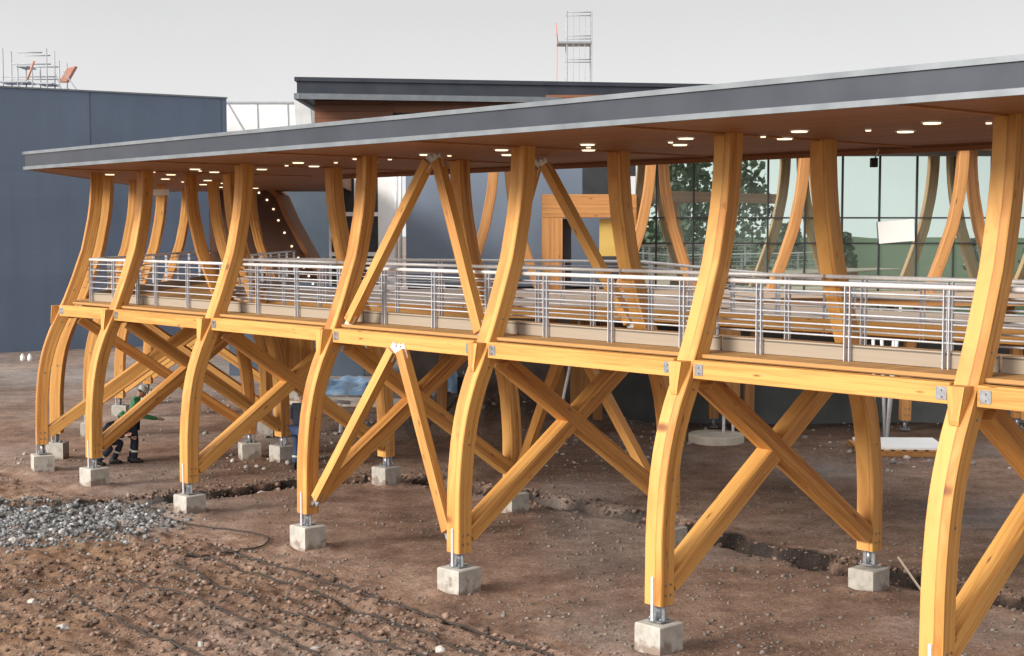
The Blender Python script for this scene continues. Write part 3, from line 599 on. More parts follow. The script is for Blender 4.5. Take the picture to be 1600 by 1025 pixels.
def timber_mesh(mat, ph=PH):
    b = MB(); b.loft(post_rings(PH=ph), smooth_sides=True); nw = len(b.f); q = bolts_mb(); n0 = len(b.v); b.v += q.v
    for f, uv, sm in zip(q.f, q.uv, q.sm): b.face([n0 + i for i in f], uv, sm)
    # broad outer and inner faces show one lamination only: squeeze V there
    me = b.mesh('timber', [mat, M['bolt']], [0] * nw + [1] * (len(b.f) - nw)); uvd = me.uv_layers[0].data
    for p in me.polygons:
        nrm = p.normal
        if abs(nrm.y) < .3 and p.index < nw:
            for li in p.loop_indices: u, v = uvd[li].uv; uvd[li].uv = (u, 5.01 + (v % .5) * .085)
    me.set_sharp_from_angle(angle=R(25)); return me
TIMBER = timber_mesh(M['wood']); TIMBER_OLD = timber_mesh(M['old'], .235)
def shoe_mb():
    b = MB(); b.boxz(-.10, .10, -.115, .115, .405, .419); b.boxz(-.09, .09, -.13, .13, Z_BASE - .012, Z_BASE - .001)
    b.tube((0, -.0, .41), (0, -.0, Z_BASE - .01), .045, 12); b.boxz(-.006, .006, -.10, .10, .419, Z_BASE - .012)
    for x in (-.075, .075):
        for y in (-.09, .09): b.tube((x, y, .419), (x, y, .455), .012, 6)
    return b
SHOE = shoe_mb().mesh('steel_shoe', M['steel'])
def knife_mb():
    b = MB(); b.boxz(-.136, -.118, -.022, .022, .42, .98); return b
KNIFE = knife_mb().mesh('knife_plate', M['galv'])
def corbel_mb():
    """wedge on the outer face at deck level"""
    b = MB(); zt, zb = 3.66, 3.25
    def out(z): return S(z) - PH / 2 / math.cos(.42) - .002
    rings = []
    for z, pr, w in ((zb, .03, .055), (zb + .05, .06, .06), (zt, .20, .105)):
        x1 = out(z) + .01; x0 = x1 - pr; rings.append([(x0, -w, z), (x1, -w, z), (x1, w, z), (x0, w, z)])
    b.loft(rings); return b
CORBEL = corbel_mb().mesh('corbel', M['wood2'])
def add_part(name, me, parent):
    o = bpy.data.objects.new(name, me); COL.objects.link(o); o.parent = parent; return o
def make_post(timber, corbel=True):
    r = empty('curved_post')
    add_part('timber', timber, r); add_part('steel_shoe', SHOE, r); add_part('knife_plate', KNIFE, r)
    if corbel: add_part('corbel', CORBEL, r)
    return r
POST = make_post(TIMBER); POST_USED = [False]
def post(x, y, rz, label, group):
    o = POST if not POST_USED[0] else copy_tree(POST); POST_USED[0] = True
    o.location = (x, y, 0); o.rotation_euler = (0, 0, rz); return tag(o, label, 'post', group)

ORD = ['', 'first', 'second', 'third', 'fourth', 'fifth', 'sixth', 'seventh', 'eighth']
GP, GQ = 'curved glulam posts along the front of the walkway', 'curved glulam posts along the back of the walkway'
front_txt = {1: 'nearest curved golden timber post, cut off by the lower right of the photo',
             2: 'tall curved golden timber post, second from the right in the front row',
             3: 'curved golden timber post, third from right, right foot of the slender V struts',
             4: 'curved golden timber post, fourth from right, left foot of the slender V struts',
             5: 'curved golden timber post, third from the left among the front footings',
             6: 'curved golden timber post in front of the two bending workers',
             7: 'leftmost curved timber post at the corner where the walkway turns'}
back_txt = {1: 'back row curved post hidden beyond the right edge of the photo',
            2: 'rearward curved post with a thin plank leaning at its half buried footing',
            3: 'rearward curved post mostly hidden behind the second front post from the right',
            4: 'rearward curved post right of the third front post, its footing behind the diagonal brace',
            5: 'rearward curved post seen between the slender V struts',
            6: 'rearward curved post beside the worker in blue trousers',
            7: 'rearward curved post just left of the one beside the worker in blue trousers'}
foot_f = {1: 'concrete footing of the nearest front post at the lower right', 2: 'pale concrete footing of the second front post from right', 3: 'pale concrete footing under the right slender V strut', 4: 'pale concrete footing under the left slender V strut',
          5: 'pale concrete footing of the third front post from left', 6: 'pale concrete footing of the post before the workers', 7: 'leftmost pale concrete footing at the walkway corner'}
foot_b = {2: 'half buried concrete footing beside the thin leaning plank', 3: 'rear concrete footing peeping out behind the second front post', 4: 'rear concrete footing behind a diagonal brace, right of the third front post', 5: 'rear concrete footing seen between the V struts',
          6: 'rear concrete footing beside the worker in blue trousers', 7: 'rear concrete footing left of the one beside the worker in blue trousers'}
for k in range(1, 8):
    a, b, f = FR[k]
    post(a[0], a[1], f, front_txt[k], GP); post(b[0], b[1], f + math.pi, back_txt[k], GQ)
    footing(a[0], a[1], f + R(4), foot_f[k], 1.0)
    if k != 1: footing(b[0], b[1], f + R(3), foot_b[k], .98, -.04 if k in (2, 3) else 0.0)
wing_txt = ['close behind the leftmost corner post', 'second beyond the corner post', 'third beyond the corner', 'farthest beyond the corner at the left wing']
for j, (a, b, f) in enumerate(WING):
    post(a[0], a[1], f, 'curved timber post of the left wing, ' + wing_txt[j], 'curved posts of the wing running away at the left')
    footing(a[0], a[1], f, 'concrete footing of the left wing post ' + wing_txt[j].replace('second ', '').replace('third ', ''), .9)
    if j:
        post(b[0], b[1], f + math.pi, 'inner curved timber post of the left wing, ' + ['', 'nearest of the inner three', 'middle one of the inner three', 'farthest of the inner three'][j], 'curved posts of the wing running away at the left')
        footing(b[0], b[1], f, 'concrete footing of the ' + ['', 'nearest', 'middle', 'farthest'][j] + ' inner wing post', .9)

# ------------------------------------------------------------------ braces, floor beams, edge beams
def frame_pt(a, b, o, z, shift=0.0):
    va, vb = Vector(a), Vector(b); u = (vb - va).normalized(); p = va + u * o; q = Vector((-u.y, u.x)) * shift
    return (p.x + q.x, p.y + q.y, z)
def frame_len(a, b): return (Vector(b) - Vector(a)).length
where = {1: 'at the right edge of the photo', 2: 'under the second front post from the right', 3: 'under the third front post from the right', 4: 'under the fourth front post from the right',
         5: 'under the fifth front post from the right', 6: 'beside the two workers', 7: 'under the left corner of the walkway'}
def braces(a, b, txt, grp):
    w = frame_len(a, b); u = (Vector(b) - Vector(a)).normalized(); sd = (-u.y, u.x, 0)
    m = MB(); m.bar(frame_pt(a, b, .13, .86, .006), frame_pt(a, b, w - .85, 3.36, .006), .27, .23, side=sd)
    tag(m.obj('cross_brace', M['wood2'], bevel=.008), 'brace rising from the front footing, ' + txt, 'brace', 'crossed timber braces between the posts')
    m = MB(); m.bar(frame_pt(a, b, w - .13, .86, -.006), frame_pt(a, b, .85, 3.36, -.006), .27, .23, side=sd)
    tag(m.obj('cross_brace', M['wood2'], bevel=.008), 'brace sloping down to the rear footing, ' + txt, 'brace', 'crossed timber braces between the posts')
    m = MB(); m.bar(frame_pt(a, b, .45, 3.50), frame_pt(a, b, w - .45, 3.50), .20, .24, side=sd)
    tag(m.obj('floor_beam', M['wood2'], bevel=.006), 'floor beam across below the deck, ' + txt, 'beam', 'cross beams under the deck')
for k in range(1, 8): braces(FR[k][0], FR[k][1], where[k], None)
for j, (a, b, f) in enumerate(WING):
    if j: braces(a, b, 'in the left wing, ' + ['', 'nearest of its three frames', 'middle of its three frames', 'farthest of its three frames'][j], None)

bay_txt = {0: 'running out of the photo at the right edge', 1: 'between the nearest two front posts', 2: 'between second and third front posts from right', 3: 'above the slender V struts', 4: 'between fourth and fifth front posts from right', 5: 'between fifth front post and the workers', 6: 'at the left corner bay'}
def edge_beam(p, q, txt, grp, z=3.56, plates=True, mat='beam'):
    p, q = Vector((*p, z)), Vector((*q, z)); u = (q - p).normalized(); sd = Vector((-u.y, u.x, 0))
    m = MB(); m.bar(p, q, .16, .23, side=sd); o = m.obj('edge_beam', M[mat], bevel=.006); tag(o, txt, 'beam', grp)
    if plates:
        for e, s_ in ((p, 1), (q, -1)):
            c = e + u * (.10 * s_)
            for sg in (1, -1):
                pb = MB(); f = c + sd * (.084 * sg); pb.bar(f - Vector((0, 0, .07)), f + Vector((0, 0, .07)), .012, .13, side=sd)
                for zz in (-.035, .035): pb.tube(f + Vector((0, 0, zz)), f + Vector((0, 0, zz)) + sd * (.022 * sg), .013, 6)
                pb.obj('end_plate', M['steel'], o)
    return o
for k in range(0, 6):
    t0, t1 = (k - 2) * BAY + .16, (k - 1) * BAY - .16
    if k == 0: t0 -= 1.5
    edge_beam(P(.50, t0), P(.50, t1), 'front edge beam of the deck, ' + bay_txt[k], 'edge beams of the walkway deck')
    edge_beam(P(W - .50, t0), P(W - .50, t1), 'rear edge beam of the deck, ' + bay_txt[k], 'edge beams of the walkway deck', z=3.50)
edge_beam(P(.50, 4 * BAY + .16), (-9.80, 31.22), 'short golden timber edge beam, ' + bay_txt[6], 'edge beams of the walkway deck')
for j, (y0, y1) in enumerate(((33.1, 36.25), (36.55, 39.85), (40.15, 43.5))):
    edge_beam((-10.05 - .1 * j, y0), (-10.1 - .13 * j, y1), 'outer edge beam of the left wing deck, ' + ['nearest bay', 'middle bay', 'farthest bay'][j], 'edge beams of the walkway deck', plates=False)

# slender V struts in the fourth bay
def strut(p, q, txt, grp, w=.15, h=.17):
    p, q = Vector(p), Vector(q); u = (q - p).normalized(); sd = Vector((D.x, D.y, 0)).cross(u)
    sd = sd if sd.length > .05 else Vector((NV.x, NV.y, 0))
    m = MB(); m.bar(p + u * .10, q - u * .10, w, h, side=sd); o = m.obj('diagonal_strut', M['strut'], bevel=.006); tag(o, txt, 'strut', grp)
    for e, s_ in ((p, 1), (q, -1)):
        f = MB(); f.bar(e, e + u * (.26 * s_), .022, h + .012, side=sd); f.tube(e - sd.normalized() * .045, e + sd.normalized() * .045, .03, 10); f.obj('end_fitting', M['railtop'] if s_ < 0 or e.z > 3 else M['steel'], o)
    return o
tA4, tA3 = 2 * BAY, 1 * BAY; tm = (tA4 + tA3) / 2
GS = 'slender V shaped struts between the posts'
strut(P3(.0, tA4 - .20, .80), P3(.41, tm + .06, 3.50), 'front lower strut rising right from the fourth post foot to the beam', GS)
strut(P3(.0, tA3 + .20, .80), P3(.41, tm - .06, 3.50), 'front lower strut rising left from the third post foot to the beam', GS)
strut(P3(.66, tA4 - .24, 3.70), P3(1.14, tm + .07, 6.48), 'front upper strut leaning right from the deck to the roof', GS)
strut(P3(.66, tA3 + .24, 3.70), P3(1.14, tm - .07, 6.48), 'front upper strut leaning left from the deck to the roof', GS)
strut(P3(W, tA4 - .20, .80), P3(W - .41, tm + .06, 3.50), 'rear lower strut rising right behind the third front post', GS)
strut(P3(W, tA3 + .20, .80), P3(W - .41, tm - .06, 3.50), 'rear lower strut leaning left, ending behind the second front post', GS)
strut(P3(W - .66, tA4 - .24, 3.70), P3(W - 1.14, tm + .07, 6.48), 'rear upper strut, upright looking, behind the third front post', GS)
strut(P3(W - .66, tA3 + .24, 3.70), P3(W - 1.14, tm - .07, 6.48), 'rear upper strut slanting down right from the roof, against the boxed doorway', GS)

# ------------------------------------------------------------------ deck
T_END = -8.5
deck_poly = [P(.60, T_END), P(3.46, T_END), P(3.46, 17.0), (-6.62, 45.5), (-9.9, 45.5), (-9.78, 31.75), P(.60, 17.9)]
deck_r = empty('walkway_deck', (0, 0, 0)); tag(deck_r, 'raised timber deck of the covered walkway carried by the curved posts', 'deck')
MB().prism(deck_poly, 3.685, Z_DECK, udir=(NV.x, NV.y)).obj('deck_boards', M['deck'], deck_r)
m = MB()
for o_ in (1.15, 1.85, 2.55, 3.25): m.bar(P3(o_, T_END, 3.652), P3(o_, 16.9, 3.652), .09, .062, side=(NV.x, NV.y, 0))
m.obj('joists', M['wood2'], deck_r)

# ------------------------------------------------------------------ roof
near0, tip = P(-.90, T_END), P(-.90, 16.65)
roof_poly = [near0, P(5.55, T_END), P(5.55, 15.2), (-5.0, 46.5), (-10.9, 46.5), tip]
roof = empty('walkway_roof', (*P(2.25, 6), Z_SOF)); tag(roof, 'long low roof with dark grey fascia and brown boarded underside over the walkway', 'roof')
def rp_(o, r=roof): o.parent = r; o.matrix_parent_inverse = Matrix.Translation(-Vector(r.location)); return o
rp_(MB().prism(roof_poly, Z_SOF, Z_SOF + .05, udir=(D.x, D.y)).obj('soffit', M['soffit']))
inner = [P(-.86, T_END + .02), P(5.5, T_END + .02), P(5.5, 15.2), (-5.05, 46.4), (-10.82, 46.4), P(-.86, 16.6)]
rp_(MB().prism(inner, Z_SOF + .052, lambda x, y: Z_SOF + .30).obj('roof_sheet', M['fascia']))
def strip(pts, z0, z1, th, name, mat):
    m = MB()
    for (p, q) in zip(pts, pts[1:]):
        p, q = Vector(p), Vector(q); u = (q - p).normalized(); sd = Vector((-u.y, u.x)); c0 = p - u * th * .5; c1 = q + u * th * .5
        m.bar((c0.x, c0.y, (z0 + z1) / 2), (c1.x, c1.y, (z0 + z1) / 2), th, z1 - z0, side=(sd.x, sd.y, 0))
    return rp_(m.obj(name, mat))
eave = [near0, tip, (-10.9, 46.5)]
strip(eave, Z_SOF + .04, Z_SOF + .315, .05, 'fascia', M['fascia'])
strip(eave, Z_SOF - .012, Z_SOF + .052, .085, 'lower_flashing', M['flash'])
strip(eave, Z_SOF + .295, Z_SOF + .355, .10, 'upper_flashing', M['flash'])
strip([P(5.55, T_END), P(5.55, 15.2), (-5.0, 46.5)], Z_SOF - .10, Z_SOF + .31, .06, 'rear_fascia', M['soffit'])
m = MB()
for k in range(1, 7):
    t = (k - 2) * BAY; m.bar(P3(-.84, t, Z_SOF - .012), P3(5.45, t, Z_SOF - .012), .06, .02, side=(D.x, D.y, 0))
rp_(m.obj('soffit_trim', M['trim']))

# ceiling lamps: large recessed ones in two staggered rows, small ones between
def lamp_meshes(r):
    ring = MB(); n = 20
    ro, ri = r, r * .8; b = len(ring.v)
    for rr, z in ((ro, 0), (ro, -.018), (ri, -.018), (ri, -.006)):
        for i in range(n): a = 2 * math.pi * i / n; ring.v.append((rr * math.cos(a), rr * math.sin(a), z))
    for q in range(3):
        for i in range(n):
            j = (i + 1) % n; ring.face([q * n + j, q * n + i, (q + 1) * n + i, (q + 1) * n + j], [(0, 0)] * 4, False)
    lens = MB(); lens.tube((0, 0, -.001), (0, 0, -.032), r * .79, n)
    return ring.mesh('trim_ring', M['white']), lens.mesh('lens', M['lens'])
BIGL, SML = lamp_meshes(.125), lamp_meshes(.042)
def lamp(x, y, meshes, name, label, grp):
    r = empty(name, (x, y, Z_SOF - .0005)); tag(r, label, 'ceiling light', grp); add_part('trim_ring', meshes[0], r); add_part('lens', meshes[1], r)
big, small = [], []
for k in range(0, 12): big.append(P(1.42, -2.86 + 1.86 * k))
for k in range(0, 11): big.append(P(2.45, -1.85 + 1.86 * k))
for k in range(0, 12): small.append(P(1.90, -3.3 + 1.62 * k))
for y in (34.5, 36.6, 38.7, 41): big.append((-8.3, y)); big.append((-7.5, y + 1))
for (x, y) in big: lamp(x, y, BIGL, 'ceiling_downlight', 'round lit recessed lamp in the brown underside of the walkway roof', 'lit round lamps under the roof')
for (x, y) in small: lamp(x, y, SML, 'ceiling_spotlight', 'tiny bright spot lamp in the brown underside of the walkway roof', 'tiny spot lamps under the roof')

# ------------------------------------------------------------------ railings
def railing(p, q, label, grp, z0=3.745, top=4.66, npost=3, kick=True, zq=0.0, ends=.25):
    """panel from p to q: tube on top, five thin bars, posts of paired flat bars, board at the foot"""
    p, q = Vector((*p, 0)), Vector((*q, 0)); u = (q - p).normalized(); ln = (q - p).length; sd = Vector((-u.y, u.x, 0))
    r = empty('railing', (p.x, p.y, z0)); tag(r, label, 'railing', grp); inv = Matrix.Translation(-Vector(r.location))
    def put(o): o.parent = r; o.matrix_parent_inverse = inv; return o
    def at(s_, z, off=0.0): v = p + u * s_ + sd * off; return (v.x, v.y, z + zq * s_ / ln)
    put(MB().tube(at(0, top), at(ln, top), .030, 12).obj('top_rail', M['railtop']))
    zb = z0 + (.20 if kick else .08)
    for i in range(5):
        z = zb + .09 + (top - .10 - zb - .09) * i / 4
        put(MB().tube(at(0, z), at(ln, z), .0125, 7).obj('rail_bar', M['galv']))
    for i in range(npost):
        s_ = ends + (ln - 2 * ends) * (i / max(1, npost - 1))
        for dlt in (-.035, .035):
            m = MB(); m.bar(at(s_ + dlt, z0 - .02, .0), at(s_ + dlt, top - .026, .0), .05, .012, side=sd); put(m.obj('rail_post', M['galv']))
    if kick:
        m = MB(); m.bar(at(0, z0 + .095, .055), at(ln, z0 + .095, .055), .035, .185, side=sd); put(m.obj('kickboard', M['kick']))
    return r
GR = 'galvanised railings along the walkway'
for k in range(0, 6):
    t0, t1 = (k - 2) * BAY + .02, (k - 1) * BAY - .02
    if k == 0: t0 -= 2
    railing(P(1.13, t1), P(1.13, t0), 'front railing with pale foot board, ' + bay_txt[k], GR, ends=.62)
    railing(P(3.40, t0), P(3.40, t1), 'rear railing of the walkway, ' + bay_txt[k], GR, ends=.62, kick=False)
railing((-9.35, 31.62), P(1.13, 4 * BAY + .02), 'short front railing ending in a post, ' + bay_txt[6], GR, npost=3, ends=.12)
railing((-9.45, 45), (-9.37, 31.7), 'galvanised railing along the outer side of the left wing', GR, npost=10)
railing((-6.75, 34.2), (-6.8, 45), 'galvanised railing along the inner side of the left wing', GR, npost=8)

# ------------------------------------------------------------------ terrace before the building
FY = 39.0                                               # glass front
terr = empty('terrace_deck', (0, 35, 0)); tag(terr, 'second timber deck with yellow edge beam between walkway and building', 'deck')
def tp(o): o.parent = terr; o.matrix_parent_inverse = Matrix.Translation((0, -35, 0)); return o
t_edge = [(-5.95, 32.35), (2.62, 29.44), P(8.4, -9)]
tp(MB().prism([t_edge[0], t_edge[1], t_edge[2], P(11.2, -9), P(11.2, 7.4), (4.3, FY - .2), (-6.6, FY - .2), (-6.6, 34)], 3.66, 3.715, udir=(1, 0)).obj('deck_boards', M['terr_deck']))
for a_, b_ in zip(t_edge, t_edge[1:]):
    m = MB(); m.bar((*a_, 3.58), (*b_, 3.58), .12, .258, side=(0, 1, 0)); tp(m.obj('edge_beam', M['beam']))
m = MB(); m.bar((*P(9.6, 9.5), 3.44), (*P(9.6, -8), 3.44), .2, .32, side=(0, 1, 0)); m.bar((-5, 34.5, 3.44), (4.0, 34.5, 3.44), .2, .32, side=(0, 1, 0)); tp(m.obj('floor_beam', M['old']))
railing((2.60, 29.50), (-5.7, 32.3), 'galvanised railing along the far terrace edge, level part', 'galvanised railings along the terrace', z0=3.66, npost=7, kick=False)
railing((2.66, 29.46), P(8.36, 3.3), 'galvanised railing along the far terrace edge, sloping down to the right', 'galvanised railings along the terrace', z0=3.66, npost=5, kick=False, zq=-.27)
railing(P(8.36, 3.2), P(8.36, -8.5), 'galvanised railing along the far terrace edge at the right', 'galvanised railings along the terrace', z0=3.40, top=4.39, npost=9, kick=False)

tp(MB().prism([(4.35, 35.9), (18, 35.9), (18, FY - .2), (4.35, FY - .2)], 3.60, 3.66).obj('ledge_boards', M['terr_deck']))
m = MB(); m.bar((4.4, 36.1, 3.50), (18, 36.1, 3.50), .14, .198, side=(0, 1, 0)); tp(m.obj('ledge_beam', M['old']))
# terrace supports
for (x, y, lab) in ((1.75, 36.4, 'brown square timber pillar under the terrace, behind the crossing braces'), (5.5, 36.2, 'brown square timber pillar under the terrace above the pale round slab')):
    r = empty('terrace_pillar', (x, y, 0)); tag(r, lab, 'pillar', 'pillars under the terrace')
    MB().boxz(-.26, .26, -.2, .2, .75, 3.42).obj('timber', M['old'], r, bevel=.01)
    MB().tube((-.12, 0, .0), (-.12, 0, .74), .04).tube((.12, 0, .0), (.12, 0, .74), .04).boxz(-.2, .2, -.15, .15, .735, .749).obj('steel_shoe', M['railtop'], r)
r = empty('steel_pipe_prop', (9.5, 36.2, 0)); tag(r, 'cluster of thin white steel pipes propping the terrace behind a rearward post', 'prop')
for a_, b_ in (((-.28, 0), (-.38, 0)), ((.0, .05), (-.18, 0)), ((.02, -.05), (.24, .1)), ((.06, .08), (.30, -.1))):
    MB().tube((a_[0], a_[1], .05), (b_[0], b_[1], 3.4), .045, 10).obj('pipe', M['railtop'], r)
MB().boxz(-.4, .3, -.25, .25, .0, .05).obj('base_plate', M['steel'], r)

# curved posts of the building's canopy: pairs whose heads nearly touch
for i, (x, y) in enumerate(FACADE):
    for s_, dx in ((1, .35), (-1, 3.5)):
        r = empty('canopy_post', (x + dx, y + (0 if s_ > 0 else .5), -.45)); r.rotation_euler = (0, 0, 0 if s_ > 0 else math.pi); r.scale = (1.10, 1.10, 1.20)
        add_part('timber', TIMBER_OLD, r); add_part('steel_shoe', SHOE, r)
        tag(r, 'reddish curved post before the building, ' + ['left-hand pair behind the fourth post', 'pair at the left end of the glass', 'pair in the middle of the glass', 'pair near the right end of the glass', 'pair beyond the right edge'][i] + (', leaning right' if s_ > 0 else ', leaning left'), 'post', 'curved canopy posts before the building')

# ------------------------------------------------------------------ main building
bld = empty('main_building', (5, 45, 0)); tag(bld, 'large building with glass front, grey blue walls and dark flat roof behind the walkway', 'building')
def bp_(o): o.parent = bld; o.matrix_parent_inverse = Matrix.Translation((-5, -45, 0)); return o
gx0, gx1 = 3.35, 19.2
bp_(MB().boxx(gx0, gx1, FY, FY + .06, 2.9, 7.3).obj('glass_front', M['glass']))
m = MB()
xsm = [4.92 + 1.008 * i for i in range(-1, 15)]
for x in xsm: m.boxz(x - .022, x + .022, FY - .05, FY - .001, 2.9, 7.30)
bp_(m.obj('mullions', M['dark']))
m = MB()
for z in (4.95, 5.64): m.boxx(gx0, gx1, FY - .054, FY - .002, z - .022, z + .022)
bp_(m.obj('transoms', M['dark']))
bp_(MB().boxx(gx0, gx1, FY - .09, FY + .06, 7.303, 7.46).obj('head_flashing', M['flash']))
bp_(MB().boxx(2.3, 20, FY + .25, FY + .6, -.4, 3.64).obj('foundation_wall', M['found'])); bp_(MB().boxx(-3.1, 2.297, FY + 3.6, FY + 4.0, -.4, 3.658).obj('recess_wall', M['recess']))
bp_(MB().boxx(-3.1, gx0 - .003, FY + 3.0, FY + 3.3, 3.66, 8.6).obj('blue_wall', M['bluewall2']))
bp_(MB().boxx(gx0, 20, FY + 1.2, FY + 1.5, 7.47, 8.1).obj('upper_wall', M['siding']))
# upper storey and its roof
m = MB(); m.boxx(-6.15, -3.75, 45.0, 45.3, 7.0, 9.55); bp_(m.obj('siding_panel', M['siding']))
m = MB(); m.boxx(-3.84, -3.70, 44.93, 45.29, 7.0, 9.5); m.boxx(-3.69, 7.2, 44.95, 45.05, 8.95, 9.5); bp_(m.obj('brown_trim', M['siding']))
w_ = bp_(MB().boxx(-3.69, 7.5, 45.1, 45.3, 7.0, 8.948).obj('upper_window', M['dark']))
roof_b = bp_(MB().prism([(-6.5, 43.7), (8.6, 46.2), (24, 46.2), (24, 60), (-6.5, 60)], 9.32, 9.85, udir=(1, 0)).obj('roof', M['fascia']))
def bstrip(pts, z0, z1, th, name, mat):
    m = MB()
    for p, q in zip(pts, pts[1:]):
        p, q = Vector(p), Vector(q); u = (q - p).normalized()
        m.bar((p.x - u.x * th / 2, p.y - u.y * th / 2, (z0 + z1) / 2), (q.x + u.x * th / 2, q.y + u.y * th / 2, (z0 + z1) / 2), th, z1 - z0, side=(-u.y, u.x, 0))
    o = m.obj(name, mat, roof_b); return o
be = [(-6.5, 60), (-6.5, 43.7), (8.6, 46.2), (24, 46.2)]
bstrip(be, 9.26, 9.43, .16, 'lower_flashing', M['flash']); bstrip(be, 9.80, 9.92, .13, 'upper_flashing', M['fascia'])
# white framed window bay and pipes left of the blue wall
wb = MB().boxx(-5.35, -3.95, 42.5, 42.62, 3.66, 7.6).obj('window_bay', M['dark']); bp_(wb)
m = MB()
for z in (4.6, 5.78, 6.98): m.boxx(-5.4, -3.85, 42.40, 42.497, z - .06, z + .06)
for x in (-5.37, -4.62): m.boxz(x - .035, x + .035, 42.42, 42.495, 3.66, 7.6)
m.obj('window_frame', M['white'], wb)
bp_(MB().boxx(-3.94, -3.45, 42.3, 42.7, 3.66, 8.2).obj('corner_pier', M['wrap']))
m = MB()
for x in (-3.40, -3.27): m.tube((x, 42.25, 3.66), (x, 42.25, 8.0), .045)
bp_(m.obj('drain_pipes', M['white']))
bp_(MB().boxx(2.05, 3.34, FY + 2.9, FY + 2.999, 6.1, 7.6).obj('dark_window', M['dark']))
# canopy slab above the leaning posts
cn = empty('building_canopy', (6, 37, 7.3)); tag(cn, 'dark flat canopy over the terrace in front of the glass front', 'canopy')
o = MB().boxx(-3.4, 20, 37.4, FY - .1, 7.48, 7.66).obj('slab', M['soffit'], cn); o.matrix_parent_inverse = Matrix.Translation((-6, -37, -7.3))

# boxed timber doorway
pr = empty('timber_portal', (1.9, 38.6, 3.66)); tag(pr, 'boxed plywood doorway with square header beside the glass front', 'doorway')
MB().boxz(-1.10, -.55, -.3, .3, 0, 1.98).obj('left_jamb', M['old'], pr, bevel=.01)
MB().boxz(.98, 1.42, -.3, .3, 0, 1.98).obj('right_jamb', M['old'], pr, bevel=.01)
MB().boxx(-1.10, 1.42, -.303, .303, 1.983, 2.60).obj('header', M['old'], pr, bevel=.01)
MB().boxx(.45, .975, .0, .06, .95, 1.95).obj('side_board', M['yboard'], pr)
MB().boxx(.45, .975, .0, .06, 0, .945).obj('dark_panel', M['dark'], pr)
MB().boxz(-.545, -.30, .2, .26, 0, 1.95).obj('door_leaf', M['dark'], pr)

# sheet of paper taped inside the frame of the glass
ps = MB().bar((10.95 * .951 + .02, FY - .075, 4.98), (10.95 * .951 - .03, FY - .075, 5.57), .97, .006, side=(1, 0, 0)).obj('paper_sheet', M['paper']); tag(ps, 'plain white rectangular sheet fixed to the greenish glass', 'sheet')
# swooping brown roof end with a row of bulbs along its rim
sw = empty('swooping_roof', (-8, 46, 3)); tag(sw, 'brown boarded roof end curving down to the terrace with a rim of bulbs', 'roof')
prof = [(-9.5, 7.12), (-8.6, 7.05), (-7.85, 6.75), (-7.35, 6.30), (-7.05, 5.6), (-6.6, 4.75), (-6.25, 4.15), (-6.0, 3.66)]
m = MB(); ring0 = [(x + 8, -.9, z - 3) for x, z in prof] + [(-1.5, -.9, .66)]; ring1 = [(x, y + 2.0, z) for x, y, z in ring0]
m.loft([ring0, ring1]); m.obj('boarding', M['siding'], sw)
m = MB()
for (xa, za), (xb, zb) in zip(prof, prof[1:]): m.bar((xa + 8, .1, za - 2.93), (xb + 8, .1, zb - 2.93), 2.1, .14, side=(0, 1, 0))
m.obj('rim', M['trim'], sw)
acc = 0
for (xa, za), (xb, zb) in zip(prof[1:], prof[2:]):
    n_ = 2
    for i in range(n_):
        f = (i + .5) / n_; MB().tube((xa + (xb - xa) * f + 7.80, -.96, za + (zb - za) * f - 3.16), (xa + (xb - xa) * f + 7.80, -.90, za + (zb - za) * f - 3.16), .032, 8).obj('bulb', M['lens'], sw)
an = MB().boxx(-10.3, -5.4, 52, 52.5, -.3, 7.9).obj('blue_annex_wall', M['annex']); tag(an, 'dark blue wall panel seen under the roof right of the swooping roof end', 'wall')
sig = empty('exit_sign', (-9.15, 37.5, 6.33)); tag(sig, 'small pale hanging sign under the roof of the left wing', 'sign')
MB().boxx(-.22, .22, -.02, .02, -.12, .04).obj('panel', M['white'], sig); MB().tube((-.15, 0, .04), (-.15, 0, .22), .008, 6).tube((.15, 0, .04), (.15, 0, .22), .008, 6).obj('hanger', M['galv'], sig)
# small dark camera hanging from the rear roof edge
cx, cy = P(5.35, .55)
cm_ = empty('hanging_floodlight', (cx, cy, 6.36)); tag(cm_, 'small black fixture hanging at the rear roof edge before the glass', 'fixture')
MB().boxz(-.05, .05, -.06, .06, -.11, .03).obj('housing', M['rubber'], cm_, bevel=.01); MB().tube((.02, 0, .03), (.07, 0, .16), .012, 8).obj('bracket', M['white'], cm_)

# ------------------------------------------------------------------ neighbours
bb = empty('blue_hall', (-24, 64, 0)); tag(bb, 'long dark blue metal clad hall behind the walkway at the left', 'building')
pA, pB = Vector((-33.5, 55.3)), Vector((-13.35, 67.6)); u = (pB - pA).normalized(); n_ = Vector((-u.y, u.x))
poly = [tuple(pA - Vector((24, 64))  + Vector((48, 0)) * 0), tuple(pB - Vector((24, 64))), tuple(pB + n_ * 14 - Vector((24, 64))), tuple(pA + n_ * 14 - Vector((24, 64)))]
poly = [(x + 48, y) for x, y in poly]
MB().prism(poly, -.6, 11.45).obj('cladding', M['clad'], bb)
m = MB()
for a_, b_ in zip(poly, poly[1:] + poly[:1]):
    m.bar((*a_, 11.48), (*b_, 11.48), .07, .10, side=(0, 0, 1))
m.obj('roof_edge', M['flash'], bb)
ww = empty('white_sheeted_building', (-12, 76, 0)); tag(ww, 'pale building wrapped in white sheeting between blue hall and dark roof', 'building')
MB().boxx(-4.5, 1.35, 0, 3, 0, 12.05).obj('sheeting', M['wrap'], ww)
m = MB(); m.bar((-2.9, -.03, 11.9), (-1.9, -.03, 10.2), .05, .05, side=(0, 1, 0)); m.bar((-4.5, -.03, 12.0), (1.35, -.03, 12.0), .06, .10, side=(0, 1, 0))
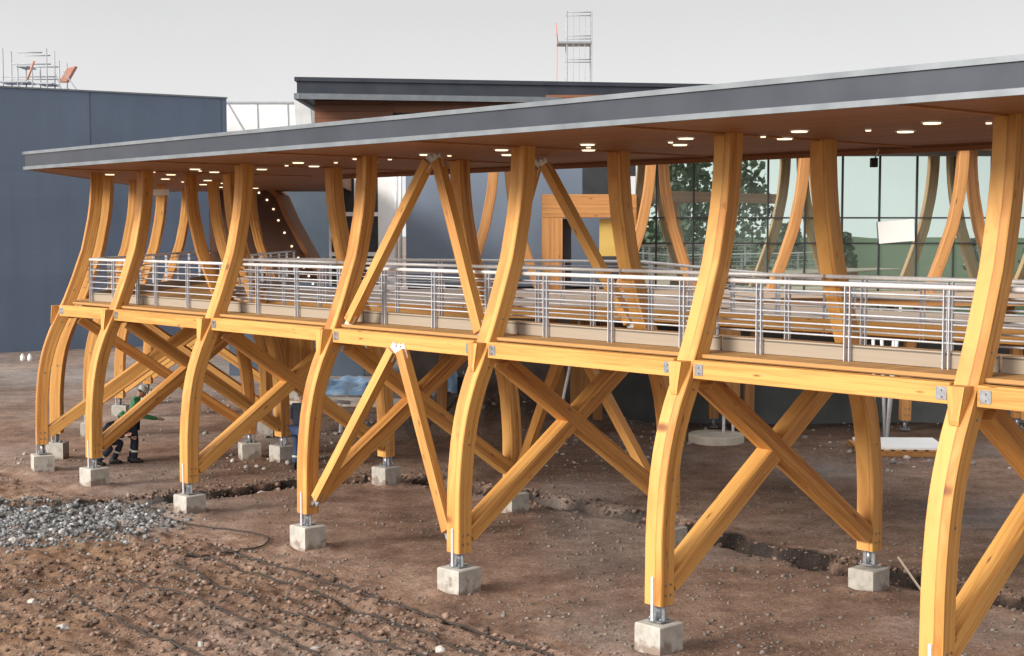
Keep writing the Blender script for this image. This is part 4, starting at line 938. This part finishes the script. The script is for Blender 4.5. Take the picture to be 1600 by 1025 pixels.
for x in (-1.4, .2): m.bar((x, -.03, 12), (x + .05, -.03, 9.6), .03, .03, side=(0, 1, 0))
m.obj('seams', M['hazy_steel'], ww)
rk = MB(); rk.loft([[(2.55, -8, 0), (3.2, -8, 0), (3.2, -7.7, 0), (2.55, -7.7, 0)], [(1.75, -8, 11.35), (2.5, -8, 11.35), (2.5, -7.7, 11.35), (1.75, -7.7, 11.35)]]); o = rk.obj('raking_pier', M['pier'], ww)

# pale lattice tower far behind
tw = empty('lattice_tower', (5.75, 125, 0)); tag(tw, 'faint pale scaffold tower rising behind the dark roof', 'tower')
m = MB()
for x in (-1.05, 1.05):
    for y in (-1, 1): m.tube((x, y, 0), (x, y, 24.0), .06, 6)
for z in np.arange(1.9, 24.1, 2.0):
    for y in (-1, 1): m.tube((-1.05, y, z), (1.05, y, z), .045, 5)
    for x in (-1.05, 1.05): m.tube((x, -1, z), (x, 1, z), .045, 5)
for x in (-.5, .0, .5): m.tube((x, -1, 0), (x, -1, 23.8), .025, 5)
m.obj('lattice_frame', M['hazy_steel'], tw)
MB().boxx(-1.9, 1.1, -1.1, 1.1, 21.25, 21.42).obj('platform', M['steel'], tw)
m = MB(); m.tube((-1.85, -1, 21.4), (-2.0, -1, 23.0), .05, 6); m.tube((-1.9, -1, 22.0), (-1.9, -1, 11), .03, 5); m.obj('side_arm', M['orange'], tw)
# plant on the roof of the hall
rs = empty('rooftop_scaffold', (-22.8, 70, 11.5)); tag(rs, 'pale scaffold with orange chute standing on the roof of the blue hall', 'scaffold')
m = MB()
for x in (-1.6, -.9, -.2, .5, 1.1):
    for y in (-.6, .6): m.tube((x, y, -.4), (x, y, 2.0 + .5 * math.sin(x * 3)), .035, 6)
m.obj('standards', M['hazy_steel'], rs)
m = MB()
for z, x0, x1 in ((.55, -1.8, 1.6), (1.15, -1.7, .9), (1.75, -1.2, .7), (2.3, -.9, .3)):
    for y in (-.6, .6): m.tube((x0, y, z), (x1, y, z), .03, 6)
m.bar((-1.5, -.6, .1), (-.3, -.6, 1.2), .04, .04); m.bar((1.3, -.6, 1.4), (2.5, -.6, -.3), .05, .05); m.bar((.9, -.6, 1.3), (1.5, -.6, -.3), .05, .05)
m.obj('ledgers', M['hazy_steel'], rs)
m = MB(); m.boxx(-1.8, -.4, -.65, .65, .88, .95); m.boxx(.0, .75, -.65, .65, .80, .87); m.boxx(-.95, -.4, -.65, .65, 1.62, 1.68); m.obj('platforms', M['steel'], rs)
m = MB(); m.loft([[(.95, -.2, .95), (1.3, -.2, .95), (1.3, .2, .95), (.95, .2, .95)], [(1.35, -.2, 1.6), (1.75, -.2, 1.7), (1.75, .2, 1.7), (1.35, .2, 1.6)]]); m.obj('chute', M['orange'], rs); MB().tube((-.45, -.6, 1.0), (-.1, -.6, 1.9), .06, 6).obj('orange_pole', M['orange'], rs)

# ------------------------------------------------------------------ things on the ground
def slab_obj(name, pts, z0, z1, mat, label, cat):
    o = MB().prism(pts, z0, z1).obj(name, mat, bevel=.03); return tag(o, label, cat)
cx, cy = 5.15, 35.9
g0 = ground_z(cx, cy)
slab_obj('round_slab', [(cx + .70 * math.cos(a) * (1.0), cy + .75 * math.sin(a)) for a in np.linspace(0, 2 * math.pi, 28, endpoint=False)], g0 - .1, g0 + .22, M['pale_conc'], 'low pale round concrete slab lying on the soil under the terrace', 'slab')
g1 = ground_z(9.0, 34.0)
pl = empty('pallet', (9.25, 34.2, g1)); tag(pl, 'dark wooden pallet on the soil carrying a white board', 'pallet'); pl.rotation_euler = (0, 0, -.05)
m = MB()
for y in (-.75, 0, .75): m.boxx(-1.0, 1.0, y - .06, y + .06, .0, .12)
m.obj('bearers', M['old'], pl)
m = MB()
for x in np.linspace(-.92, .92, 8): m.boxx(x - .08, x + .08, -.85, .85, .123, .15)
m.obj('boards', M['old'], pl)
wbd = MB().prism([(8.25, 33.5), (10.2, 33.35), (10.35, 35.0), (8.4, 35.1)], g1 + .155, g1 + .22).obj('white_board', M['paper'], bevel=.01); tag(wbd, 'flat white board lying on the pallet near the right', 'board')
lp = MB(); lp.bar((5.66, 20.75, .52), (5.97, 20.35, .02), .05, .03, side=(0, 1, 0)); tag(lp.obj('leaning_plank', M['kick']), 'thin pale plank leaning against a rearward post footing', 'plank')
def crumple(name, x0, x1, y0, y1, h, mat, label, cat, seed, z0=0.0):
    m = MB(); nx_, ny_ = 22, 10; V = []
    for j in range(ny_ + 1):
        for i in range(nx_ + 1):
            fx, fy = i / nx_, j / ny_; e = min(1, 6 * min(fx, 1 - fx)) * min(1, 5 * min(fy, 1 - fy)); p = Vector((fx * 5 + seed, fy * 3, seed))
            m.v.append((x0 + (x1 - x0) * fx, y0 + (y1 - y0) * fy, z0 + e * h * (.65 + .6 * noise.noise(p) + .2 * noise.noise(p * 3)) - .05))
    for j in range(ny_):
        for i in range(nx_):
            a = j * (nx_ + 1) + i; m.face([a, a + 1, a + nx_ + 2, a + nx_ + 1], [(0, 0)] * 4, True)
    o = m.obj(name, mat); return tag(o, label, cat)
crumple('blue_tarpaulin', -6.9, -4.3, 46.0, 50.0, .42, M['tarp'], 'crumpled blue and white tarpaulin over building materials, seen left of the V struts', 'tarpaulin', 3)
crumple('blue_tarpaulin', -2.4, -1.1, 40.6, 41.8, 1.5, M['tarp'], 'small blue tarpaulin heap seen just left of the third front post', 'tarpaulin', 9)
slab_obj('concrete_strip', [(-7.6, 43.6), (-1.8, 42.4), (-1.8, 43.8), (-7.6, 45.2)], -.1, .10, M['pale_conc'], 'long pale concrete strip on the ground behind the V struts', 'slab')
tr = empty('trestle', (-4.75, 37.0, 0)); tag(tr, 'low trestle with a white pipe across it behind the fourth post', 'trestle')
MB().tube((-.55, 0, .95), (.55, .1, .82), .05, 10).obj('pipe', M['white'], tr)
m = MB(); m.bar((-.3, -.25, 0), (-.3, 0, .88), .05, .05); m.bar((-.3, .25, 0), (-.3, 0, .88), .05, .05); m.bar((.3, -.25, 0), (.3, 0, .82), .05, .05); m.bar((.3, .25, 0), (.3, 0, .82), .05, .05); m.obj('leg_frame', M['galv'], tr)
wp = MB().tube((-1.45, 40.0, 1.9), (-2.0, 40.3, 4.0), .05, 8).obj('white_pipe', M['white']); tag(wp, 'thin white pipe leaning behind the third front post, left one of two', 'pipe', 'white pipes leaning behind the walkway')
wp = MB().tube((1.05, 33.5, 0.6), (1.65, 33.8, 3.5), .035, 8).obj('white_pipe', M['white']); tag(wp, 'thin white pipe leaning right of a rear strut, right one of two', 'pipe', 'white pipes leaning behind the walkway')
# dark boxes and barrels under the terrace
bx = MB().boxz(-1.5, -.3, 39.0, 39.8, 0, 1.3).obj('dark_crate', M['dark'], bevel=.02); tag(bx, 'black crate half hidden by the rubble behind the third front post', 'crate')

rocks = [(-9.65, 23.2, .16, 'stone_white', 'pale stone on the gravel heap\'s near edge at far left'), (-6.05, 18.95, .12, 'stone_white', 'grey white stone on churned soil near the bottom left corner'),
         (-4.0, 18.1, .10, 'stone_white', 'pale stone in the rutted soil at bottom, left of centre'), (-5.1, 29.0, .17, 'stone_white', 'pale rounded stone by the dark ditch left of the fourth post'),
         (-2.5, 17.9, .10, 'stone', 'brown grey stone in the rutted soil at the bottom, below the fourth post'), (-.9, 17.85, .11, 'stone_white', 'pale stone at the bottom between third and fourth posts'),
         (-6.9, 20.3, .12, 'stone', 'brown stone on churned soil at the far left foreground'), (-8.4, 23.9, .15, 'stone_white', 'white angular stone at the right foot of the gravel heap')]
for (x, y, s_, mt, lab) in rocks:
    vs, fs = rock_template(int(x * 100) & 255, 2); m = MB(); m.v = [tuple(v * s_ * .72 * np.array([1, .8, .62])) for v in vs]
    for f in fs: m.face([int(i) for i in f], [(0, 0)] * 3, False)
    o = m.obj('stone', M[mt]); o.location = (x, y, ground_z(x, y) + s_ * .12); o.rotation_euler = (0, 0, x); tag(o, lab, 'stone')

# plywood side of a stair under the terrace
pw = MB().boxz(-5.75, -4.62, 33.35, 33.43, 1.55, 3.40).obj('plywood_panel', M['wood2'], bevel=.008); tag(pw, 'broad orange plywood panel under the deck beside the crossed braces, left of the fourth post', 'panel')

# ------------------------------------------------------------------ field and trees opposite the building (seen mirrored in its glass)
def tree_belt(name, x0, x1, y0, y1, n, hmin, hmax, label, seed):
    r = random.Random(seed); m = MB()
    for i in range(n):
        cx, cy, hh = r.uniform(x0, x1), r.uniform(y0, y1), r.uniform(hmin, hmax); rad = hh * r.uniform(.22, .34)
        m.tube((cx, cy, 0), (cx, cy, hh * .5), .18, 6, .1)
        for k in range(300):
            t = r.random() ** .8; zz = hh * (.15 + .85 * t); q = rad * math.sqrt(r.random()) * (1.05 - t * .75); a = r.random() * 6.283
            c = Vector((cx + q * math.cos(a), cy + q * math.sin(a), zz)); s_ = r.uniform(.15, .42); u_ = Vector((r.gauss(0, 1), r.gauss(0, 1), r.gauss(0, 1))).normalized(); v_ = u_.orthogonal().normalized()
            b = len(m.v); m.v += [tuple(c + u_ * s_), tuple(c + v_ * s_), tuple(c - u_ * s_), tuple(c - v_ * s_ * .8)]; m.face([b, b + 1, b + 2, b + 3], [(0, 0)] * 4)
    o = m.obj(name, M['leaf']); return tag(o, label, 'wood', kind='stuff')
M['leaf'] = noisy_mat('leaf', (0.05, 0.085, 0.05), (0.12, 0.17, 0.095), .6, rough=.7)
tree_belt('far_wood', -150, 150, -100, -80, 90, 4, 7, 'low far belt of trees across the field, mirrored in the glass', 3)
tree_belt('tall_wood', 8, 22, -60, -40, 9, 11, 17, 'tall dark trees across the field, mirrored in the glass', 5)

# ------------------------------------------------------------------ people
def skin_mesh(joints, edges, radii, sub=2):
    names = list(joints); idx = {n: i for i, n in enumerate(names)}
    me = bpy.data.meshes.new('tmp'); me.from_pydata([tuple(joints[n]) for n in names], [(idx[a], idx[b]) for a, b in edges], []); o = bpy.data.objects.new('tmp', me); COL.objects.link(o)
    md = o.modifiers.new('skin', 'SKIN'); md.use_smooth_shade = True
    sv = me.skin_vertices[0].data if me.skin_vertices else None
    if sv is None:
        return None
    for n in names:
        rr = radii[n]; sv[idx[n]].radius = rr if isinstance(rr, tuple) else (rr, rr); sv[idx[n]].use_root = (n == names[0])
    ss = o.modifiers.new('sub', 'SUBSURF'); ss.levels = sub; ss.render_levels = sub
    dg = bpy.context.evaluated_depsgraph_get(); dg.update(); ev = o.evaluated_get(dg); em = ev.to_mesh()
    v = [tuple(x.co) for x in em.vertices]; f = [list(p.vertices) for p in em.polygons]; ev.to_mesh_clear()
    bpy.data.objects.remove(o); bpy.data.meshes.remove(me); return v, f
def ensure_skin(me):
    pass
def limb_of(c, J):
    best, nm = 1e9, None
    for a, b in EDG:
        p, q = J[a], J[b]; d = q - p; t = max(0, min(1, (c - p).dot(d) / max(1e-9, d.length_squared))); w = (c - p - d * t).length
        if w < best: best, nm = w, (a, b)
    return nm
def add_vf(m, v, f):
    b = len(m.v); m.v += v
    for q in f: m.face([b + i for i in q], [(0, 0)] * len(q), True)
def ellipsoid(m, c, rx, ry, rz, rot=None, n=14, k=9, zmin=-1.0):
    b = len(m.v); rot = rot or Matrix.Identity(3); c = Vector(c); rows = []
    for i in range(k + 1):
        z = zmin + (1 - zmin) * i / k; q = math.sqrt(max(0, 1 - z * z)); rows.append([c + rot @ Vector((rx * q * math.cos(2 * math.pi * j / n), ry * q * math.sin(2 * math.pi * j / n), rz * z)) for j in range(n)])
    for r_ in rows: m.v += [tuple(p) for p in r_]
    for i in range(k):
        for j in range(n): m.face([b + i * n + j, b + i * n + (j + 1) % n, b + (i + 1) * n + (j + 1) % n, b + (i + 1) * n + j], [(0, 0)] * 4, True)
EDG = [('pelvis', 'belly'), ('belly', 'chest'), ('chest', 'neck'), ('neck', 'skull'), ('chest', 'sh_l'), ('sh_l', 'el_l'), ('el_l', 'wr_l'), ('wr_l', 'pm_l'), ('chest', 'sh_r'), ('sh_r', 'el_r'), ('el_r', 'wr_r'), ('wr_r', 'pm_r'),
       ('pelvis', 'hip_l'), ('hip_l', 'kn_l'), ('kn_l', 'an_l'), ('an_l', 'to_l'), ('pelvis', 'hip_r'), ('hip_r', 'kn_r'), ('kn_r', 'an_r'), ('an_r', 'to_r')]
RAD = dict(pelvis=(.14, .11), belly=(.13, .10), chest=(.15, .11), neck=.055, skull=.07, sh_l=.065, sh_r=.065, el_l=.043, el_r=.043, wr_l=.028, wr_r=.028, pm_l=(.038, .02), pm_r=(.038, .02), hip_l=.09, hip_r=.09, kn_l=.06, kn_r=.06, an_l=.042, an_r=.042, to_l=.035, to_r=.035)
def person(loc, rz, J, label, jacket, trousers, helmet, look=(1, 0, 0)):
    """J: joints in metres, x = the way the person faces"""
    J = {k: Vector(v) for k, v in J.items()}
    r = empty('person', loc, rz); tag(r, label, 'person', 'construction workers')
    m = MB(); v, f = skin_mesh(J, EDG, RAD); add_vf(m, v, f); mi = []
    for q in f:
        c = sum((Vector(v[i]) for i in q), Vector()) / len(q); e0, e1 = limb_of(c, J)
        mi.append(0 if e1 in ('skull', 'pm_l', 'pm_r') or (e0, e1) == ('chest', 'neck') and (c - J['neck']).length < .07 else 2 if e1[:3] in ('hip', 'kn_', 'an_', 'to_') else 1)
    hd = (J['skull'] - J['neck']).normalized(); fw = Vector(look); fw = (fw - hd * fw.dot(hd)).normalized(); sd = hd.cross(fw); rot = Matrix((fw, sd, hd)).transposed()
    hc = J['skull'] + hd * .05
    ellipsoid(m, hc, .098, .076, .118, rot)
    ellipsoid(m, hc + fw * .04 - hd * .06, .058, .052, .06, rot)                    # jaw
    ellipsoid(m, hc + fw * .102 - hd * .018, .020, .014, .026, rot, 8, 5)             # nose
    for q in (-1, 1): ellipsoid(m, hc + sd * (.077 * q) - hd * .005, .020, .008, .032, rot, 8, 5)
    for sfx in ('l', 'r'):                                                         # hands: palm end carries four bent fingers and a thumb
        a = (J['pm_' + sfx] - J['wr_' + sfx]).normalized(); w_ = a.orthogonal().normalized(); p_ = a.cross(w_)
        for i, ln in enumerate((.070, .082, .076, .058)):
            b0 = J['pm_' + sfx] + w_ * ((i - 1.5) * .019); b1 = b0 + a * ln * .6 + p_ * .006; b2 = b1 + a * ln * .32 + p_ * .030
            m.tube(b0, b1, .010, 7, .009); m.tube(b1, b2, .009, 7, .006)
        t0 = J['wr_' + sfx] + a * .035 + w_ * .028; t1 = t0 + a * .035 + w_ * .030; m.tube(t0, t1, .012, 7, .010); m.tube(t1, t1 + a * .030 + p_ * .012, .010, 7, .007)
    me = m.mesh('body', [M['skin'], jacket, trousers], mi + [0] * (len(m.f) - len(mi))); body = bpy.data.objects.new('body', me); COL.objects.link(body); body.parent = r
    e = MB()
    for q in (-1, 1): ellipsoid(e, hc + fw * .085 + sd * (.032 * q) + hd * .010, .012, .014, .009, rot, 8, 5)
    e.obj('eyes', M['eye'], r); mo = MB(); ellipsoid(mo, hc + fw * .094 - hd * .068, .010, .026, .007, rot, 8, 5); mo.obj('mouth', M['lip'], r)
    hr = MB(); ellipsoid(hr, hc - fw * .018 + hd * .012, .095, .082, .112, rot, 14, 8, -.35); hr.obj('hair', M['hair'], r)
    hm = MB(); ellipsoid(hm, hc + hd * .035, .128, .108, .118, rot, 18, 8, -.05)
    b = hc + hd * .035; ellipsoid(hm, b + fw * .075, .10, .085, .012, rot, 14, 4); ellipsoid(hm, b + hd * .06, .125, .018, .072, rot, 12, 6)
    hm.obj('helmet', helmet, r)
    up = ['chest', 'belly', 'pelvis', 'sh_l', 'el_l', 'wr_l', 'sh_r', 'el_r', 'wr_r', 'neck']; JJ = {k: J[k].copy() for k in up}
    JJ['neck'] = J['chest'] + (J['neck'] - J['chest']) * .75
    rr = dict(chest=(.185, .145), belly=(.17, .14), pelvis=(.175, .145), sh_l=.088, sh_r=.088, el_l=.066, el_r=.066, wr_l=.048, wr_r=.048, neck=.075)
    m = MB(); v, f = skin_mesh(JJ, [('chest', 'belly'), ('belly', 'pelvis'), ('chest', 'neck'), ('chest', 'sh_l'), ('sh_l', 'el_l'), ('el_l', 'wr_l'), ('chest', 'sh_r'), ('sh_r', 'el_r'), ('el_r', 'wr_r')], rr); add_vf(m, v, f); m.obj('jacket', jacket, r)
    lo = ['pelvis', 'hip_l', 'kn_l', 'an_l', 'hip_r', 'kn_r', 'an_r']; rr = dict(pelvis=(.165, .135), hip_l=.112, hip_r=.112, kn_l=.082, kn_r=.082, an_l=.072, an_r=.072)
    m = MB(); v, f = skin_mesh({k: J[k] for k in lo}, [('pelvis', 'hip_l'), ('hip_l', 'kn_l'), ('kn_l', 'an_l'), ('pelvis', 'hip_r'), ('hip_r', 'kn_r'), ('kn_r', 'an_r')], rr); add_vf(m, v, f); m.obj('trousers', trousers, r)
    for sfx in ('l', 'r'):
        k_, a_ = J['kn_' + sfx], J['an_' + sfx]; d_ = (a_ - k_).normalized(); c_ = k_ + (a_ - k_) * .52
        MB().tube(c_ - d_ * .022, c_ + d_ * .022, .088, 14).obj('reflective_band', M['reflect'], r)
        t_ = J['to_' + sfx]; bt = MB(); fw_ = (t_ - a_); fw_.z = 0; fw_.normalize(); s2 = Vector((-fw_.y, fw_.x, 0))
        rows = []
        for q, hh, ww in ((-.09, .10, .042), (-.04, .15, .05), (.05, .12, .05), (.13, .075, .052), (.20, .06, .045)):
            base = Vector((a_.x, a_.y, min(a_.z, t_.z) - .045)) + fw_ * q; rows.append([base - s2 * ww, base + s2 * ww, base + s2 * ww * .8 + Vector((0, 0, hh)), base - s2 * ww * .8 + Vector((0, 0, hh))])
        bt.loft(rows, True); bt.obj('boot', M['boot'], r)
    return r
stand = dict(pelvis=(0, 0, .93), belly=(.02, 0, 1.10), chest=(.05, 0, 1.32), neck=(.08, 0, 1.47), skull=(.11, 0, 1.58),
             sh_l=(.06, .19, 1.40), el_l=(.10, .26, 1.12), wr_l=(.28, .20, .98), pm_l=(.36, .17, .97), sh_r=(.06, -.19, 1.40), el_r=(.12, -.26, 1.13), wr_r=(.32, -.18, 1.02), pm_r=(.40, -.15, 1.02),
             hip_l=(0, .10, .88), kn_l=(.05, .11, .48), an_l=(-.02, .12, .08), to_l=(.12, .14, .05), hip_r=(0, -.10, .88), kn_r=(.06, -.12, .48), an_r=(.02, -.14, .08), to_r=(.16, -.16, .05))
lean = dict(stand); lean.update(belly=(.06, 0, 1.09), chest=(.20, 0, 1.28), neck=(.31, .0, 1.40), skull=(.41, 0, 1.47), sh_l=(.20, .19, 1.35), el_l=(.38, .26, 1.12), wr_l=(.56, .18, 1.22), pm_l=(.63, .15, 1.27), sh_r=(.20, -.19, 1.35), el_r=(.36, -.27, 1.10), wr_r=(.55, -.20, 1.00), pm_r=(.63, -.18, .98))
crouch = dict(pelvis=(-.12, 0, .55), belly=(0, 0, .68), chest=(.18, 0, .86), neck=(.29, 0, .97), skull=(.38, 0, 1.05), sh_l=(.18, .19, .93), el_l=(.36, .25, .72), wr_l=(.55, .18, .62), pm_l=(.63, .16, .60), sh_r=(.18, -.19, .93), el_r=(.38, -.24, .70), wr_r=(.57, -.15, .70), pm_r=(.65, -.12, .72),
              hip_l=(-.10, .11, .52), kn_l=(.30, .17, .50), an_l=(.08, .17, .09), to_l=(.24, .19, .05), hip_r=(-.10, -.11, .52), kn_r=(.24, -.17, .40), an_r=(-.14, -.16, .10), to_r=(.02, -.17, .05))
M['red'] = noisy_mat('red_jacket', (0.45, 0.03, 0.05), (0.55, 0.05, 0.07), 8, rough=.8, bump=.3)
person((-8.70, 32.6, ground_z(-8.7, 32.6)), R(20), {k: (v[0] * (.5 if v[2] > 1.05 else 1), v[1], v[2] + (.10 if v[2] > 1.2 else 0)) for k, v in lean.items()}, 'worker in green jacket and dark banded trousers stooping beneath the deck', M['green'], M['navy'], M['helmet_w'])
person((-9.22, 32.3, ground_z(-9.2, 32.3)), R(-15), crouch, 'worker in green helmet and dark clothes crouching half behind a front post', M['navy'], M['navy'], M['helmet_g'])
person((-4.72, 31.6, ground_z(-4.72, 31.6)), R(60), stand, 'worker in black jacket and blue trousers standing between two posts', M['navy'], M['jean'], M['rubber'])

# ------------------------------------------------------------------ a looped cable, plus dark strands added as rut lines
def cable(pts, label, rad=.015):
    """pts: plan points; the cable follows the soil"""
    P_ = []
    for (ax, ay), (bx, by) in zip(pts, pts[1:]):
        n_ = max(2, int(math.hypot(bx - ax, by - ay) / .16))
        for i in range(n_): f = i / n_; P_.append((ax + (bx - ax) * f, ay + (by - ay) * f))
    P_.append(pts[-1]); X_ = np.array([p[0] for p in P_]); Y_ = np.array([p[1] for p in P_])
    X_ = X_ + .10 * vnoise(X_, Y_, .4, 41); Y_ = Y_ + .10 * vnoise(X_, Y_, .4, 42); Z_ = flat(X_, Y_, terrain(X_, Y_)) + rad * 1.6
    m = MB(); rings = []
    for i in range(len(X_)):
        a = Vector((X_[max(0, i - 1)], Y_[max(0, i - 1)], 0)); b = Vector((X_[min(len(X_) - 1, i + 1)], Y_[min(len(X_) - 1, i + 1)], 0)); d = (b - a).normalized(); sd = Vector((-d.y, d.x, 0)); c = Vector((X_[i], Y_[i], Z_[i]))
        rings.append([tuple(c + sd * (rad * math.cos(q)) + Vector((0, 0, rad * math.sin(q)))) for q in (0, 1.257, 2.513, 3.77, 5.027)])
    m.loft(rings, True); tag(m.obj('cable', M['cable']), label, 'cable', 'thin dark cables on the soil')
def sm(pts, k=3):
    for _ in range(k):
        q = [pts[0]]
        for a, b in zip(pts, pts[1:]): q += [(a[0] * .75 + b[0] * .25, a[1] * .75 + b[1] * .25), (a[0] * .25 + b[0] * .75, a[1] * .25 + b[1] * .75)]
        pts = q + [pts[-1]]
    return pts
cable(sm([(-6.9, 26.9), (-6.2, 25.6), (-4.5, 24.9), (-4.05, 24.1), (-4.25, 23.4), (-5.3, 22.75)]), 'dark cable with its end bent into a loop, left of the fourth front footing', .014)
cable(sm([P(-1.05, 9.2), P(-1.2, 5.5), P(-1.0, 1.8), P(-1.35, -3)]), 'long thin dark strand added as a rut line, nearest the front footings')
cable(sm([P(-1.75, 9.6), P(-1.5, 6), P(-1.85, 2), P(-1.6, -2)]), 'long thin dark strand added as a rut line, second out from the front footings')
cable(sm([P(-2.3, 8.2), P(-2.6, 5), P(-2.3, 1.5), P(-2.6, -1)]), 'long thin dark strand added as a rut line, third out from the front footings')
cable(sm([P(-3.3, 8.4), P(-3.05, 5.5), P(-3.35, 2.2)]), 'dark strand added as a rut line across the churned soil left of centre, fourth out')
cable(sm([P(-4.2, 8.0), P(-4.5, 5.2), P(-4.2, 2.4)]), 'dark strand added as a rut line across the churned soil at the lower left, outermost')

for x, lab in ((-20.05, 'small upright white sack far off at the left, left of two'), (-19.75, 'small upright white sack far off at the left, right of two')):
    m = MB(); z0 = ground_z(x, 58.5)
    m.loft([[tuple(Vector((x, 58.5, z0 - .02 + zz)) + Vector((r_ * math.cos(a) * 1.1, r_ * math.sin(a), 0))) for a in np.linspace(0, 2 * math.pi, 10, endpoint=False)] for zz, r_ in ((0, .06), (.07, .09), (.21, .085), (.28, .035), (.31, .05))], True)
    tag(m.obj('white_sack', M['white']), lab, 'sack', 'white sacks on the far ground')
